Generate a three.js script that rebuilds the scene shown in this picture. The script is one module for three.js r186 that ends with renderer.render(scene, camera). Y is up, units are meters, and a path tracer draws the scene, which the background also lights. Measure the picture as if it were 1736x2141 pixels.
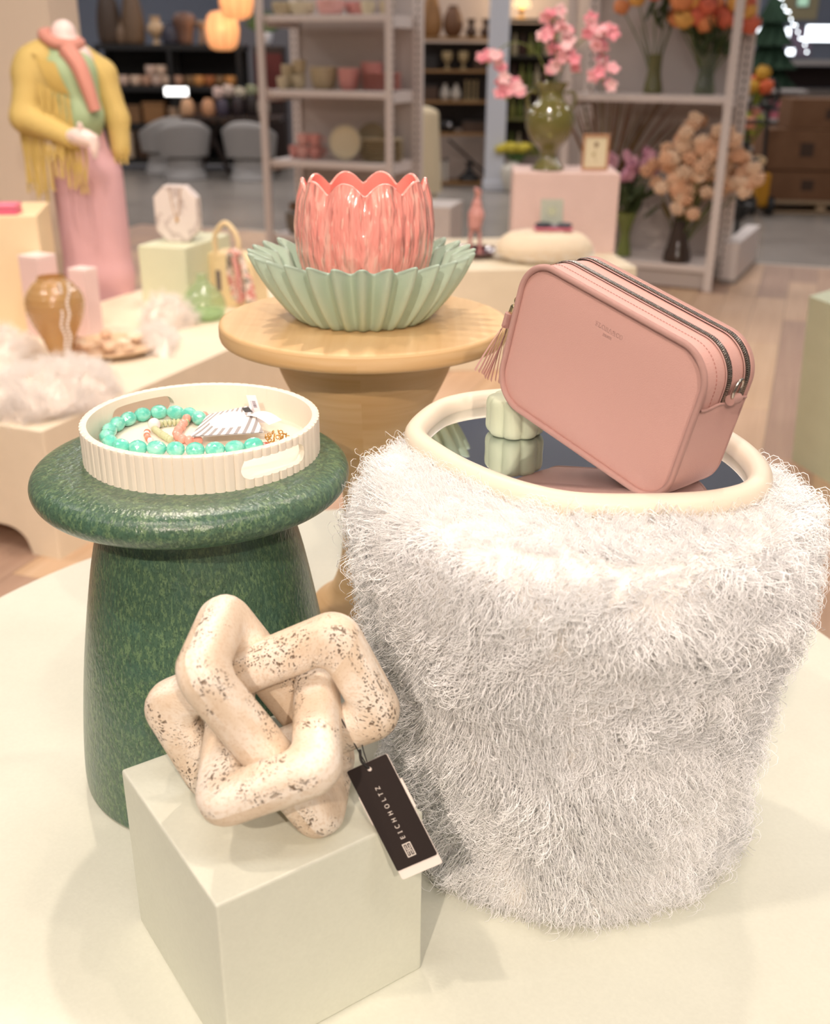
import * as THREE from 'three';
import { RoundedBoxGeometry } from 'three/addons/geometries/RoundedBoxGeometry.js';
import { mergeGeometries, mergeVertices, toCreasedNormals } from 'three/addons/utils/BufferGeometryUtils.js';
import { MarchingCubes } from 'three/addons/objects/MarchingCubes.js';
import { RectAreaLightUniformsLib } from 'three/addons/lights/RectAreaLightUniformsLib.js';
import { Brush, Evaluator, SUBTRACTION } from 'three-bvh-csg';

// ---------------------------------------------------------------- camera, lights, exposure
const renderer = new THREE.WebGLRenderer({ antialias: true });
renderer.toneMapping = THREE.LinearToneMapping;
renderer.toneMappingExposure = 0.96;
renderer.shadowMap.enabled = true;
RectAreaLightUniformsLib.init();
const scene = new THREE.Scene();
scene.background = new THREE.Color(0x000000);
const camera = new THREE.PerspectiveCamera(51.9, 1736 / 2141, 0.05, 60);
camera.rotation.order = 'YXZ';
camera.position.set(0, 1.45, 0);
camera.rotation.set(THREE.MathUtils.degToRad(-23.5), 0, THREE.MathUtils.degToRad(0.4));
camera.focus = 1.12;
camera.userData.fStop = camera.getFocalLength() / 1000 / 0.0082;
scene.add(camera);

const WARM = new THREE.Color().setRGB(1.0, 0.83, 0.69), NEUTRAL = new THREE.Color().setRGB(1.0, 0.935, 0.90);
// track spots over the display: [lamp position], [aim], candela
const SPOTS = [
  [[-1.0, 3.5, -0.15], [-0.1, 0.8, -0.95], 6.5],
  [[-0.75, 3.5, -2.7], [-0.15, 0.8, -0.95], 9],
  [[1.0, 3.5, -2.3], [0.2, 0.9, -1.05], 5],
  [[1.3, 3.5, 0.1], [0.15, 0.8, -1.0], 3.6],
  [[-0.8, 3.3, 2.1], [-0.1, 0.85, -1.0], 23],
  [[0.75, 3.3, 2.3], [0.15, 0.85, -1.0], 20],
  [[-2.2, 3.5, -3.2], [-1.15, 0.6, -3.9], 9.68],
  [[-0.9, 3.5, -1.6], [-1.25, 0.5, -3.6], 11.44],
  [[-0.2, 3.5, -4.3], [-1.1, 0.6, -4.1], 7.04],
  [[0.2, 3.5, -4.4], [0.75, 0.8, -5.5], 11.44],
  [[1.9, 3.5, -5.0], [1.0, 0.5, -4.6], 6.16],
  [[-0.8, 3.5, -3.5], [-1.65, 1.15, -5.0], 8],
];
// ceiling panels: [x, z]
const PANELS = [];
for (const z of [-17.2, -12.6, -8.3]) for (const x of [-5.4, -1.8, 1.8, 5.4]) PANELS.push([x, z]);
for (const z of [-3.0, 0.6]) for (const x of [-3.6, 0, 3.6]) PANELS.push([x, z]);
const PANEL_RADIANCE = 44;

// ---------------------------------------------------------------- helpers
let seed = 11;
const rnd = () => { seed = (seed + 0x6D2B79F5) | 0; let t = Math.imul(seed ^ (seed >>> 15), 1 | seed); t = (t + Math.imul(t ^ (t >>> 7), 61 | t)) ^ t; return ((t ^ (t >>> 14)) >>> 0) / 4294967296; };
const rr = (a, b) => a + (b - a) * rnd();
const { PI, sin, cos, abs, min, max, hypot, floor } = Math;
const clamp = (x, a = 0, b = 1) => min(b, max(a, x));
const lerp = (a, b, t) => a + (b - a) * t;
const smooth = (a, b, x) => { const t = clamp((x - a) / (b - a)); return t * t * (3 - 2 * t); };
const V = (x, y, z) => new THREE.Vector3(x, y, z);
const hash = (x, y, s) => { let h = (x * 374761393 + y * 668265263 + s * 69069) | 0; h = Math.imul(h ^ (h >>> 13), 1274126177); return ((h ^ (h >>> 16)) >>> 0) / 4294967296; };
function vnoise(x, y, p, s) {                                  // tiling value noise, p cells a side
  const xi = floor(x), yi = floor(y), fx = x - xi, fy = y - yi, u = fx * fx * (3 - 2 * fx), v = fy * fy * (3 - 2 * fy);
  const m = (a, n) => ((a % n) + n) % n, px = p[0] || p, py = p[1] || p;
  const a = hash(m(xi, px), m(yi, py), s), b = hash(m(xi + 1, px), m(yi, py), s), c = hash(m(xi, px), m(yi + 1, py), s), d = hash(m(xi + 1, px), m(yi + 1, py), s);
  return lerp(lerp(a, b, u), lerp(c, d, u), v);
}
function fbm(u, v, px, py, oct, s) { let a = 0.5, t = 0, n = 0; for (let i = 0; i < oct; i++) { t += a * vnoise(u * px, v * py, [px, py], s + i); n += a; a *= 0.5; px *= 2; py *= 2; } return t / n; }
function tex(w, h, fn, srgb = true) {                           // fn(u, v) -> [r, g, b] 0..255 or a grey 0..1
  const d = new Uint8Array(w * h * 4);
  for (let j = 0; j < h; j++) for (let i = 0; i < w; i++) {
    const c = fn(i / w, j / h), k = (j * w + i) * 4;
    if (typeof c === 'number') d[k] = d[k + 1] = d[k + 2] = clamp(c) * 255; else { d[k] = clamp(c[0], 0, 255); d[k + 1] = clamp(c[1], 0, 255); d[k + 2] = clamp(c[2], 0, 255); }
    d[k + 3] = 255;
  }
  const t = new THREE.DataTexture(d, w, h, THREE.RGBAFormat);
  t.wrapS = t.wrapT = THREE.RepeatWrapping; t.magFilter = THREE.LinearFilter; t.minFilter = THREE.LinearMipmapLinearFilter; t.generateMipmaps = true;
  if (srgb) t.colorSpace = THREE.SRGBColorSpace;
  t.needsUpdate = true; return t;
}
const mixc = (a, b, t) => [lerp(a[0], b[0], t), lerp(a[1], b[1], t), lerp(a[2], b[2], t)];
const hex = (h) => [(h >> 16) & 255, (h >> 8) & 255, h & 255];
const mats = {};
function M(color, rough = 0.6, opt = {}) {
  const key = JSON.stringify([color, rough, Object.keys(opt), Object.values(opt).map((v) => v?.uuid || v)]);
  return mats[key] ||= new THREE.MeshPhysicalMaterial({ color, roughness: rough, ...opt });
}
const glow = (color, k) => new THREE.MeshStandardMaterial({ color: 0x111111, emissive: color, emissiveIntensity: k, roughness: 0.6 });
const taken = {};
function numbered(n) { const k = taken[n] = (taken[n] ?? -1) + 1; return k ? n + '_' + String(k).padStart(3, '0') : n; }
function shade(o) { o.castShadow = o.receiveShadow = true; return o; }
function T(name, label, category, p = [0, 0, 0], turn = 0, group) {       // a thing: a Group at its base
  const o = new THREE.Group(); o.name = numbered(name); o.position.set(...p); o.rotation.y = turn;
  o.userData = { label, category }; if (group) o.userData.group = group; scene.add(o); return o;
}
function P(name, geo, mat, parent, label) { const o = shade(new THREE.Mesh(geo, mat)); o.name = name; if (label) o.userData.label = label; parent.add(o); return o; }
function O(name, geo, mat, label, category, p = [0, 0, 0], turn = 0, group) {   // a thing of one mesh
  const o = shade(new THREE.Mesh(geo, mat)); o.name = numbered(name); o.position.set(...p); o.rotation.y = turn; o.userData = { label, category }; if (group) o.userData.group = group; scene.add(o); return o;
}
function S(name, geo, mat, label) { const o = shade(new THREE.Mesh(geo, mat)); o.name = name; o.userData = { kind: 'structure' }; if (label) o.userData.label = label; scene.add(o); return o; }
function bx(w, h, d, x = 0, y = 0, z = 0, r = 0.004) {            // box centred on x, z with its foot at y
  const g = r > 0 ? new RoundedBoxGeometry(w, h, d, 2, min(r, w / 2.01, h / 2.01, d / 2.01)) : new THREE.BoxGeometry(w, h, d);
  return g.translate(x, y + h / 2, z);
}
function clean(g) { const o = new THREE.BufferGeometry(); const n = g.index ? g.toNonIndexed() : g; for (const k of ['position', 'normal', 'uv']) { if (!n.attributes[k]) { n.computeVertexNormals(); if (k === 'uv') n.setAttribute('uv', new THREE.BufferAttribute(new Float32Array(n.attributes.position.count * 2), 2)); } o.setAttribute(k, n.attributes[k]); } return o; }
const join = (...gs) => mergeGeometries(gs.flat().map(clean), false);
const lathe = (pts, n = 64) => new THREE.LatheGeometry(pts.map(([r, y]) => new THREE.Vector2(max(r, 1e-4), y)), n);
function smoothProfile(pts, n = 40) { const c = new THREE.CatmullRomCurve3(pts.map(([r, y]) => V(r, y, 0)), false, 'centripetal'); return c.getPoints(n).map((p) => [p.x, p.y]); }
function tube(pts, r, closed = false, n = 24, k = 8) { return new THREE.TubeGeometry(new THREE.CatmullRomCurve3(pts.map((p) => p.isVector3 ? p : V(...p)), closed, 'centripetal'), n, r, k, closed); }
function taper(pts, r0, r1, n = 12, k = 6) {                      // tube that tapers from r0 to r1
  const c = new THREE.CatmullRomCurve3(pts.map((p) => p.isVector3 ? p : V(...p)), false, 'centripetal'), g = new THREE.TubeGeometry(c, n, 1, k, false), p = g.attributes.position;
  for (let i = 0; i <= n; i++) { const o = c.getPointAt(i / n), r = lerp(r0, r1, i / n); for (let j = 0; j <= k; j++) { const q = i * (k + 1) + j; p.setXYZ(q, o.x + (p.getX(q) - o.x) * r, o.y + (p.getY(q) - o.y) * r, o.z + (p.getZ(q) - o.z) * r); } }
  g.computeVertexNormals(); return g;
}
function rod(a, b, r, k = 8) { const A = V(...a), B = V(...b), d = B.clone().sub(A), g = new THREE.CylinderGeometry(r, r, d.length(), k); g.applyQuaternion(new THREE.Quaternion().setFromUnitVectors(V(0, 1, 0), d.clone().normalize())); const m = A.add(B).multiplyScalar(0.5); return g.translate(m.x, m.y, m.z); }
function param(fn, nu, nv, wrapU = false) {                      // fn(u, v) -> [x, y, z, uvx, uvy]
  const pos = [], uv = [], idx = [];
  for (let j = 0; j <= nv; j++) for (let i = 0; i <= nu; i++) { const q = fn(i / nu, j / nv); pos.push(q[0], q[1], q[2]); uv.push(q[3] ?? i / nu, q[4] ?? j / nv); }
  for (let j = 0; j < nv; j++) for (let i = 0; i < nu; i++) { const a = j * (nu + 1) + i, b = a + 1, c = a + nu + 1, d = c + 1; idx.push(a, c, b, b, c, d); }
  const g = new THREE.BufferGeometry();
  g.setAttribute('position', new THREE.Float32BufferAttribute(pos, 3)); g.setAttribute('uv', new THREE.Float32BufferAttribute(uv, 2)); g.setIndex(idx); g.computeVertexNormals();
  if (wrapU) { const n = g.attributes.normal; for (let j = 0; j <= nv; j++) { const a = j * (nu + 1), b = a + nu, s = V(n.getX(a) + n.getX(b), n.getY(a) + n.getY(b), n.getZ(a) + n.getZ(b)).normalize(); n.setXYZ(a, s.x, s.y, s.z); n.setXYZ(b, s.x, s.y, s.z); } }
  return g;
}
const flip = (g) => { const i = g.index.array; for (let k = 0; k < i.length; k += 3) { const t = i[k]; i[k] = i[k + 1]; i[k + 1] = t; } g.computeVertexNormals(); return g; };
function boxUV(g, s = 1) {                                       // uv in metres by the dominant axis
  g = clean(g); const p = g.attributes.position, n = g.attributes.normal, u = g.attributes.uv;
  for (let i = 0; i < p.count; i++) { const ax = abs(n.getX(i)), ay = abs(n.getY(i)), az = abs(n.getZ(i)); if (ay >= ax && ay >= az) u.setXY(i, p.getX(i) * s, p.getZ(i) * s); else if (ax > az) u.setXY(i, p.getZ(i) * s, p.getY(i) * s); else u.setXY(i, p.getX(i) * s, p.getY(i) * s); }
  return g;
}
function blob(bones, cell, k = 0.03) {                           // smooth union of tapered capsules [ax,ay,az,ra, bx,by,bz,rb]
  const lo = V(1e9, 1e9, 1e9), hi = V(-1e9, -1e9, -1e9);
  for (const b of bones) for (const o of [0, 4]) { const r = b[o + 3] + 3 * cell + k; lo.min(V(b[o] - r, b[o + 1] - r, b[o + 2] - r)); hi.max(V(b[o] + r, b[o + 1] + r, b[o + 2] + r)); }
  const size = hi.clone().sub(lo), L = max(size.x, size.y, size.z), n = Math.ceil(L / cell), mc = new MarchingCubes(n, new THREE.MeshBasicMaterial(), false, false, 120000);
  const c = lo.clone().add(hi).multiplyScalar(0.5), half = L / 2; mc.isolation = 0;
  for (let z = 0; z < n; z++) for (let y = 0; y < n; y++) for (let x = 0; x < n; x++) {
    const px = c.x + (x - n / 2) / (n / 2) * half, py = c.y + (y - n / 2) / (n / 2) * half, pz = c.z + (z - n / 2) / (n / 2) * half; let d = 1e9;
    for (const b of bones) {
      const dx = b[4] - b[0], dy = b[5] - b[1], dz = b[6] - b[2], l2 = dx * dx + dy * dy + dz * dz || 1e-9, t = clamp(((px - b[0]) * dx + (py - b[1]) * dy + (pz - b[2]) * dz) / l2);
      const e = hypot(px - b[0] - dx * t, py - b[1] - dy * t, pz - b[2] - dz * t) - lerp(b[3], b[7], t), h = clamp(0.5 + 0.5 * (d - e) / k); d = d > 1e8 ? e : lerp(d, e, h) - k * h * (1 - h);
    }
    mc.field[z * n * n + y * n + x] = -d;
  }
  mc.update(); const m = mc.count, g = new THREE.BufferGeometry();
  g.setAttribute('position', new THREE.BufferAttribute(mc.positionArray.slice(0, m * 3), 3)); g.scale(half, half, half).translate(c.x, c.y, c.z);
  const w = mergeVertices(g, cell * 0.02); w.computeVertexNormals(); return w;
}

// ---------------------------------------------------------------- surface textures
const leatherBump = tex(512, 512, (u, v) => { let d = 9; const n = 46; const x = u * n, y = v * n; for (let j = -1; j <= 1; j++) for (let i = -1; i <= 1; i++) { const cx = floor(x) + i, cy = floor(y) + j, m = (a) => ((a % n) + n) % n, px = cx + hash(m(cx), m(cy), 3), py = cy + hash(m(cx), m(cy), 4); d = min(d, hypot(px - x, py - y)); } return clamp(1 - d * 0.9) * 0.8 + fbm(u, v, 90, 90, 2, 9) * 0.2; }, false);
const leather = (c, rep) => { const t = leatherBump.clone(); t.repeat.set(rep, rep); t.needsUpdate = true; return M(c, 0.52, { bumpMap: t, bumpScale: 0.00022 }); };
const glazeTex = tex(1024, 1024, (u, v) => { const f = fbm(u, v, 90, 60, 3, 21), g = fbm(u, v, 220, 170, 2, 31), q = fbm(u, v, 12, 12, 3, 41); let c = mixc(hex(0x486550), hex(0x67825f), smooth(0.42, 0.72, f)); c = mixc(c, hex(0x2f4839), smooth(0.56, 0.75, g) * 0.6); c = mixc(c, hex(0x3d6058), smooth(0.45, 0.75, q) * 0.35); return c; });
const glazeBump = tex(512, 512, (u, v) => fbm(u, v, 70, 60, 3, 51), false);
const travTex = tex(1024, 1024, (u, v) => { const b = fbm(u, v, 5, 9, 4, 61), f = fbm(u, v, 120, 120, 2, 64), m = fbm(u, v, 7, 7, 3, 67), p = fbm(u, v, 60, 80, 2, 71), s = fbm(u, v, 170, 150, 2, 75); let c = mixc(hex(0xe0ccb4), hex(0xefe3d4), smooth(0.3, 0.7, b)); c = mixc(c, hex(0xcdb193), smooth(0.5, 0.8, f) * 0.35); const pit = max(smooth(0.735, 0.78, p) * smooth(0.54, 0.66, m), smooth(0.74, 0.8, s) * smooth(0.5, 0.64, m)); return mixc(c, hex(0x6e5a48), pit * 0.8); });
const travBump = tex(1024, 1024, (u, v) => { const m = fbm(u, v, 7, 7, 3, 67), p = fbm(u, v, 60, 80, 2, 71), s = fbm(u, v, 170, 150, 2, 75); const pit = max(smooth(0.70, 0.78, p) * smooth(0.52, 0.66, m), smooth(0.71, 0.8, s) * smooth(0.48, 0.64, m)); return 0.9 - 0.8 * pit - 0.1 * fbm(u, v, 90, 90, 2, 81); }, false);
const woodTex = (a, b, s) => tex(512, 512, (u, v) => { const w = fbm(u, v, 4, 3, 3, s), g = fbm(u + 0.02 * w, v, 70, 3, 3, s + 5), r = fbm(u, v, 14, 2, 3, s + 9); return mixc(hex(a), hex(b), clamp(0.55 * g + 0.6 * r - 0.1)); });
const tableWood = woodTex(0xe6c79a, 0xcba06a, 91);
const plankTex = [woodTex(0xcfae94, 0xb08d74, 101), woodTex(0xdabb9e, 0xbd9a7c, 121), woodTex(0xc2a48e, 0xa38370, 141), woodTex(0xdfc1a2, 0xc29f7c, 161)];
const concreteTex = tex(1024, 1024, (u, v) => { const a = fbm(u, v, 6, 6, 5, 181), b = fbm(u, v, 100, 100, 2, 191); return mixc(hex(0x847e78), hex(0xa69f97), clamp(a * 1.1 - 0.1 + (b - 0.5) * 0.25)); });
const paintTex = (c, s, k = 7) => tex(512, 512, (u, v) => { const a = fbm(u, v, 8, 8, 4, s), b = fbm(u, v, 150, 150, 2, s + 7), d = (a - 0.5) * k + (b - 0.5) * k * 0.7, q = hex(c); return [q[0] + d, q[1] + d, q[2] + d]; });
const paintBump = tex(512, 512, (u, v) => fbm(u, v, 120, 120, 3, 201), false);
const marbleTex = tex(512, 512, (u, v) => { const w = fbm(u, v, 4, 4, 4, 211), k = abs(fbm(u, v, 5, 5, 4, 221) - 0.5 + 0.12 * (w - 0.5)); return mixc(hex(0xb8aaa6), hex(0xe6dcd6), smooth(0, 0.09, k) * 0.8 + 0.2 * w); });
const clothBump = tex(256, 256, (u, v) => 0.5 + 0.25 * sin(u * PI * 128) + 0.25 * sin(v * PI * 128), false);
const rep = (t, x, y = x) => { const c = t.clone(); c.repeat.set(x, y); c.needsUpdate = true; return c; };
const painted = (c, s, rough = 0.62) => M(0xffffff, rough, { map: rep(paintTex(c, s), 2.2), bumpMap: rep(paintBump, 3), bumpScale: 0.00012 });

// ---------------------------------------------------------------- the building
const RX0 = -9, RX1 = 10, RZ0 = -22, RZ1 = 4, CEIL = 4.7, TH = 0.2;
{
  const f = new THREE.Group(); f.name = 'floor'; f.userData = { kind: 'structure', label: 'grey polished concrete floor meeting a wood plank floor' }; scene.add(f);
  const slab = boxUV(new THREE.BoxGeometry(RX1 - RX0, 0.3, RZ1 - RZ0).translate((RX0 + RX1) / 2, -0.156, (RZ0 + RZ1) / 2), 0.25);
  P('concrete_slab', slab, M(0xffffff, 0.27, { map: concreteTex, bumpMap: rep(paintBump, 1), bumpScale: 0.0008 }), f, 'grey polished concrete');
  const ang = 0.34, ux = cos(ang), uz = -sin(ang);               // the planks run along the seam's normal
  // seam line through (2.386,-8.2) heading (ux, -uz)
  const W = 0.19, L = 1.25, gap = 0.0022, geo = boxUV(new RoundedBoxGeometry(W - gap, 0.012, L - gap, 1, 0.0012).translate(0, -0.006, 0), 1);
  const half = boxUV(new RoundedBoxGeometry(W - gap, 0.012, L / 2 - gap, 1, 0.0012).translate(0, -0.006, 0), 1);
  const pm = plankTex.map((t) => M(0xffffff, 0.48, { map: rep(t, 1.6, 0.8) }));
  const g = new THREE.Group(); let n = 0;
  for (let i = -27; i <= 13; i++) for (let j = 0; j < 7; j++) {
    const odd = (i & 1) ? 1 : 0, head = odd && j === 0, len = head ? L / 2 : L, s0 = odd ? (j === 0 ? 0 : L / 2 + (j - 1) * L) : j * L, c = s0 + len / 2, sx = i * W;
    const x = 2.386 + sx * ux - c * sin(ang), z = -8.2 + sx * sin(ang) + c * cos(ang);
    if (z > -1.3 || x < -3.3 || x > 4.6) continue;
    if (hypot(x + 0.045, z + 1.2) < 0.2) continue;
    const o = P(n ? 'plank_' + String(n).padStart(3, '0') : 'plank', head ? half : geo, pm[floor(rnd() * 4)], f); o.position.set(x, 0, z); o.rotation.y = -ang; n++;
  }
  const strip = P('transition_strip', new RoundedBoxGeometry(9, 0.012, 0.045, 1, 0.004).translate(-0.3, 0, 0), M(0xc9bdb0, 0.5), f, 'pale strip between the two floors'); strip.position.set(2.386 + 0.02 * sin(ang), -0.002, -8.2 - 0.025); strip.rotation.y = -ang;
  const wallM = M(0xd9d3cd, 0.85), ceilM = M(0xbccdea, 0.9);
  const cx = (RX0 + RX1) / 2, cz = (RZ0 + RZ1) / 2;
  S('ceiling', bx(RX1 - RX0 + 0.4, TH, RZ1 - RZ0 + 0.4, cx, CEIL, cz, 0), ceilM, 'dark slate blue ceiling');
  S('wall_back', bx(RX1 - RX0, CEIL + 0.3, TH, cx, -0.3, RZ0 - 0.1, 0), M(0x8f97a8, 0.85), 'blue grey back wall');
  S('wall_front', bx(RX1 - RX0, CEIL + 0.3, TH, cx, -0.3, RZ1 + 0.1, 0), wallM, 'pale wall at the entrance');
  S('wall_left', bx(TH, CEIL + 0.3, RZ1 - RZ0 + 0.4, RX0 - 0.1, -0.3, cz, 0), wallM, 'pale side wall');
  S('wall_right', bx(TH, CEIL + 0.3, RZ1 - RZ0 + 0.4, RX1 + 0.1, -0.3, cz, 0), wallM, 'pale side wall');
  S('wall_display', bx(3.4, CEIL, 0.5, -3.5, 0, -5.9, 0.003), M(0xeddac4, 0.8), 'beige display wall beside the mannequin');
  S('wall_partition', bx(4.2, CEIL, 0.12, 1.95, 0, -14.15, 0), M(0xb9a79c, 0.85), 'pinkish partition behind the wooden shelves');
  S('wall_corner', bx(1.7, CEIL, 0.12, -2.05, 0, -18.2, 0), M(0x6f6d72, 0.85), 'dark grey partition beyond the lanterns');
}
// lamps of the place
{
  const shell = M(0x2a2a2c, 0.5), frameM = M(0xe8e8e8, 0.5), face = glow(NEUTRAL, 3.2), lens = glow(WARM, 12);
  PANELS.forEach(([x, z], i) => {
    const t = T('ceiling_light', 'flat white ceiling light panel overhead', 'ceiling light', [x, CEIL - 0.05, z], 0, 'ceiling light panels');
    P('frame', bx(1.3, 0.05, 0.4, 0, 0, 0, 0.004), frameM, t);
    P('diffuser', bx(1.22, 0.01, 0.32, 0, -0.011, 0, 0), face, t);
    const l = new THREE.RectAreaLight(NEUTRAL, z > -5 ? 22 : PANEL_RADIANCE, 1.22, 0.32); l.position.set(x, CEIL - 0.07, z); l.rotation.x = -PI / 2; scene.add(l);
  });
  SPOTS.forEach(([p, a, cd]) => {
    const t = T('track_spotlight', 'black track spotlight aimed at the displays', 'spotlight', p, 0, 'track spotlights'), d = V(a[0] - p[0], a[1] - p[1], a[2] - p[2]).normalize(), q = new THREE.Quaternion().setFromUnitVectors(V(0, -1, 0), d);
    const body = lathe([[0, 0.16], [0.035, 0.16], [0.04, 0.155], [0.045, 0.0], [0.049, 0.0], [0.049, 0.165], [0.03, 0.175], [0, 0.176]], 28); body.applyQuaternion(q); P('housing', body, shell, t);
    const ln = new THREE.CylinderGeometry(0.043, 0.043, 0.004, 28).translate(0, 0.012, 0).applyQuaternion(q); P('lens', ln, lens, t);
    P('stem', rod([0, 0.1, 0], [0, CEIL - p[1], 0], 0.01), shell, t);
    const l = new THREE.SpotLight(WARM, cd, 0, 0.62, 0.55, 2); l.position.set(p[0] + d.x * 0.02, p[1] + d.y * 0.02, p[2] + d.z * 0.02); l.target.position.set(...a); l.castShadow = true; l.shadow.radius = 2; scene.add(l, l.target);
  });
}
// ---------------------------------------------------------------- the round podium and what stands on it
const POD = 0.62;
{
  const g = lathe([[0, 0], [0.735, 0], [0.738, 0.004], [0.738, 0.2], [0.738, 0.4], [0.738, 0.6], [0.735, 0.612], [0.727, 0.62], [0.6, 0.62], [0.3, 0.62], [0, 0.62]], 160);
  const p = g.attributes.position, u = g.attributes.uv; for (let i = 0; i < p.count; i++) if (p.getY(i) > 0.611) u.setXY(i, p.getX(i), p.getZ(i)); else u.setXY(i, u.getX(i) * 4.6, p.getY(i));
  O('display_podium', g, painted(0xdcddce, 301, 0.55), 'large round pale mint podium under the stools and the travertine knot', 'podium', [-0.045, 0, -1.2]);
}
const CUBE_TOP = 0.812;
{
  const fx = -0.165, fz = -0.654, a = Math.atan2(0.117, 0.169), cx = -0.137, cz = -0.806;   // turned so that one edge faces the viewer
  const g = boxUV(bx(0.207, CUBE_TOP - POD, 0.217, 0, 0, 0, 0.003), 1);
  O('display_cube', g, painted(0xd7d9ca, 311, 0.6), 'small pale mint cube under the travertine knot', 'cube', [cx, POD, cz], a);
}
// ---------------------------------------------------------------- travertine knot: three linked rounded rectangles
{
  const L = 0.2185, Wd = 0.127, t = 0.0405;
  const corner = (hw, hh, r, k, a) => { const s = [[1, 1], [-1, 1], [-1, -1], [1, -1]][k], an = k * PI / 2 + a * PI / 2; return [s[0] * (hw - r) + r * cos(an), s[1] * (hh - r) + r * sin(an)]; };
  const path = []; for (let k = 0; k < 4; k++) for (let i = 0; i <= 9; i++) { path.push([corner(L / 2, Wd / 2, 0.027, k, i / 9), corner(L / 2 - t, Wd / 2 - t, 0.0105, k, i / 9)]); if (i === 9) { const A = path[path.length - 1], B = [corner(L / 2, Wd / 2, 0.027, (k + 1) % 4, 0), corner(L / 2 - t, Wd / 2 - t, 0.0105, (k + 1) % 4, 0)]; const n = k % 2 ? 4 : 8; for (let m = 1; m < n; m++) path.push([0, 1].map((q) => [0, 1].map((c) => lerp(A[q][c], B[q][c], m / n)))); } }
  path.push(path[0]); const cum = [0]; for (let i = 1; i < path.length; i++) { const a = path[i - 1], b = path[i]; cum.push(cum[i - 1] + hypot((b[0][0] + b[1][0] - a[0][0] - a[1][0]) / 2, (b[0][1] + b[1][1] - a[0][1] - a[1][1]) / 2)); }
  const sq = (x, p) => Math.sign(x) * abs(x) ** p, n = path.length - 1;
  const ring = (off) => param((u, v) => { const i = Math.round(u * n), [o, q] = path[i], f = v * 2 * PI, cr = sq(cos(f), 0.78), sr = sq(sin(f), 0.78), m = (1 + cr) / 2; return [lerp(q[0], o[0], m), lerp(q[1], o[1], m), -sr * t / 2, cum[i] + off, v * 0.13 + off * 0.7]; }, n, 28, true);
  const m = M(0xffffff, 0.5, { map: rep(travTex, 5.2), bumpMap: rep(travBump, 5.2), bumpScale: 0.0022 });
  const k = T('knot_sculpture', 'cream travertine knot of three interlocked links on the mint cube', 'sculpture', [-0.127, CUBE_TOP, -0.794]);
  const pose = [[[-0.1287, 0.9065, -0.8012], [0.89, 0.4526, 0.0563], [-0.4455, 0.8891, -0.1047]], [[-0.1268, 0.9029, -0.7936], [-0.0873, 0.0706, -0.9937], [0.933, 0.3555, -0.0567]], [[-0.1263, 0.9105, -0.785], [0.5259, -0.8499, -0.0332], [0.0666, 0.0801, -0.9946]]];
  pose.forEach(([c, x, y], i) => { const X = V(...x).normalize(), Y = V(...y); Y.addScaledVector(X, -X.dot(Y)).normalize(); const mm = new THREE.Matrix4().makeBasis(X, Y, X.clone().cross(Y)).setPosition(c[0] + 0.127, c[1] - CUBE_TOP, c[2] + 0.794); P('link', ring(i * 0.37).applyMatrix4(mm), m, k); });
}
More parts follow.
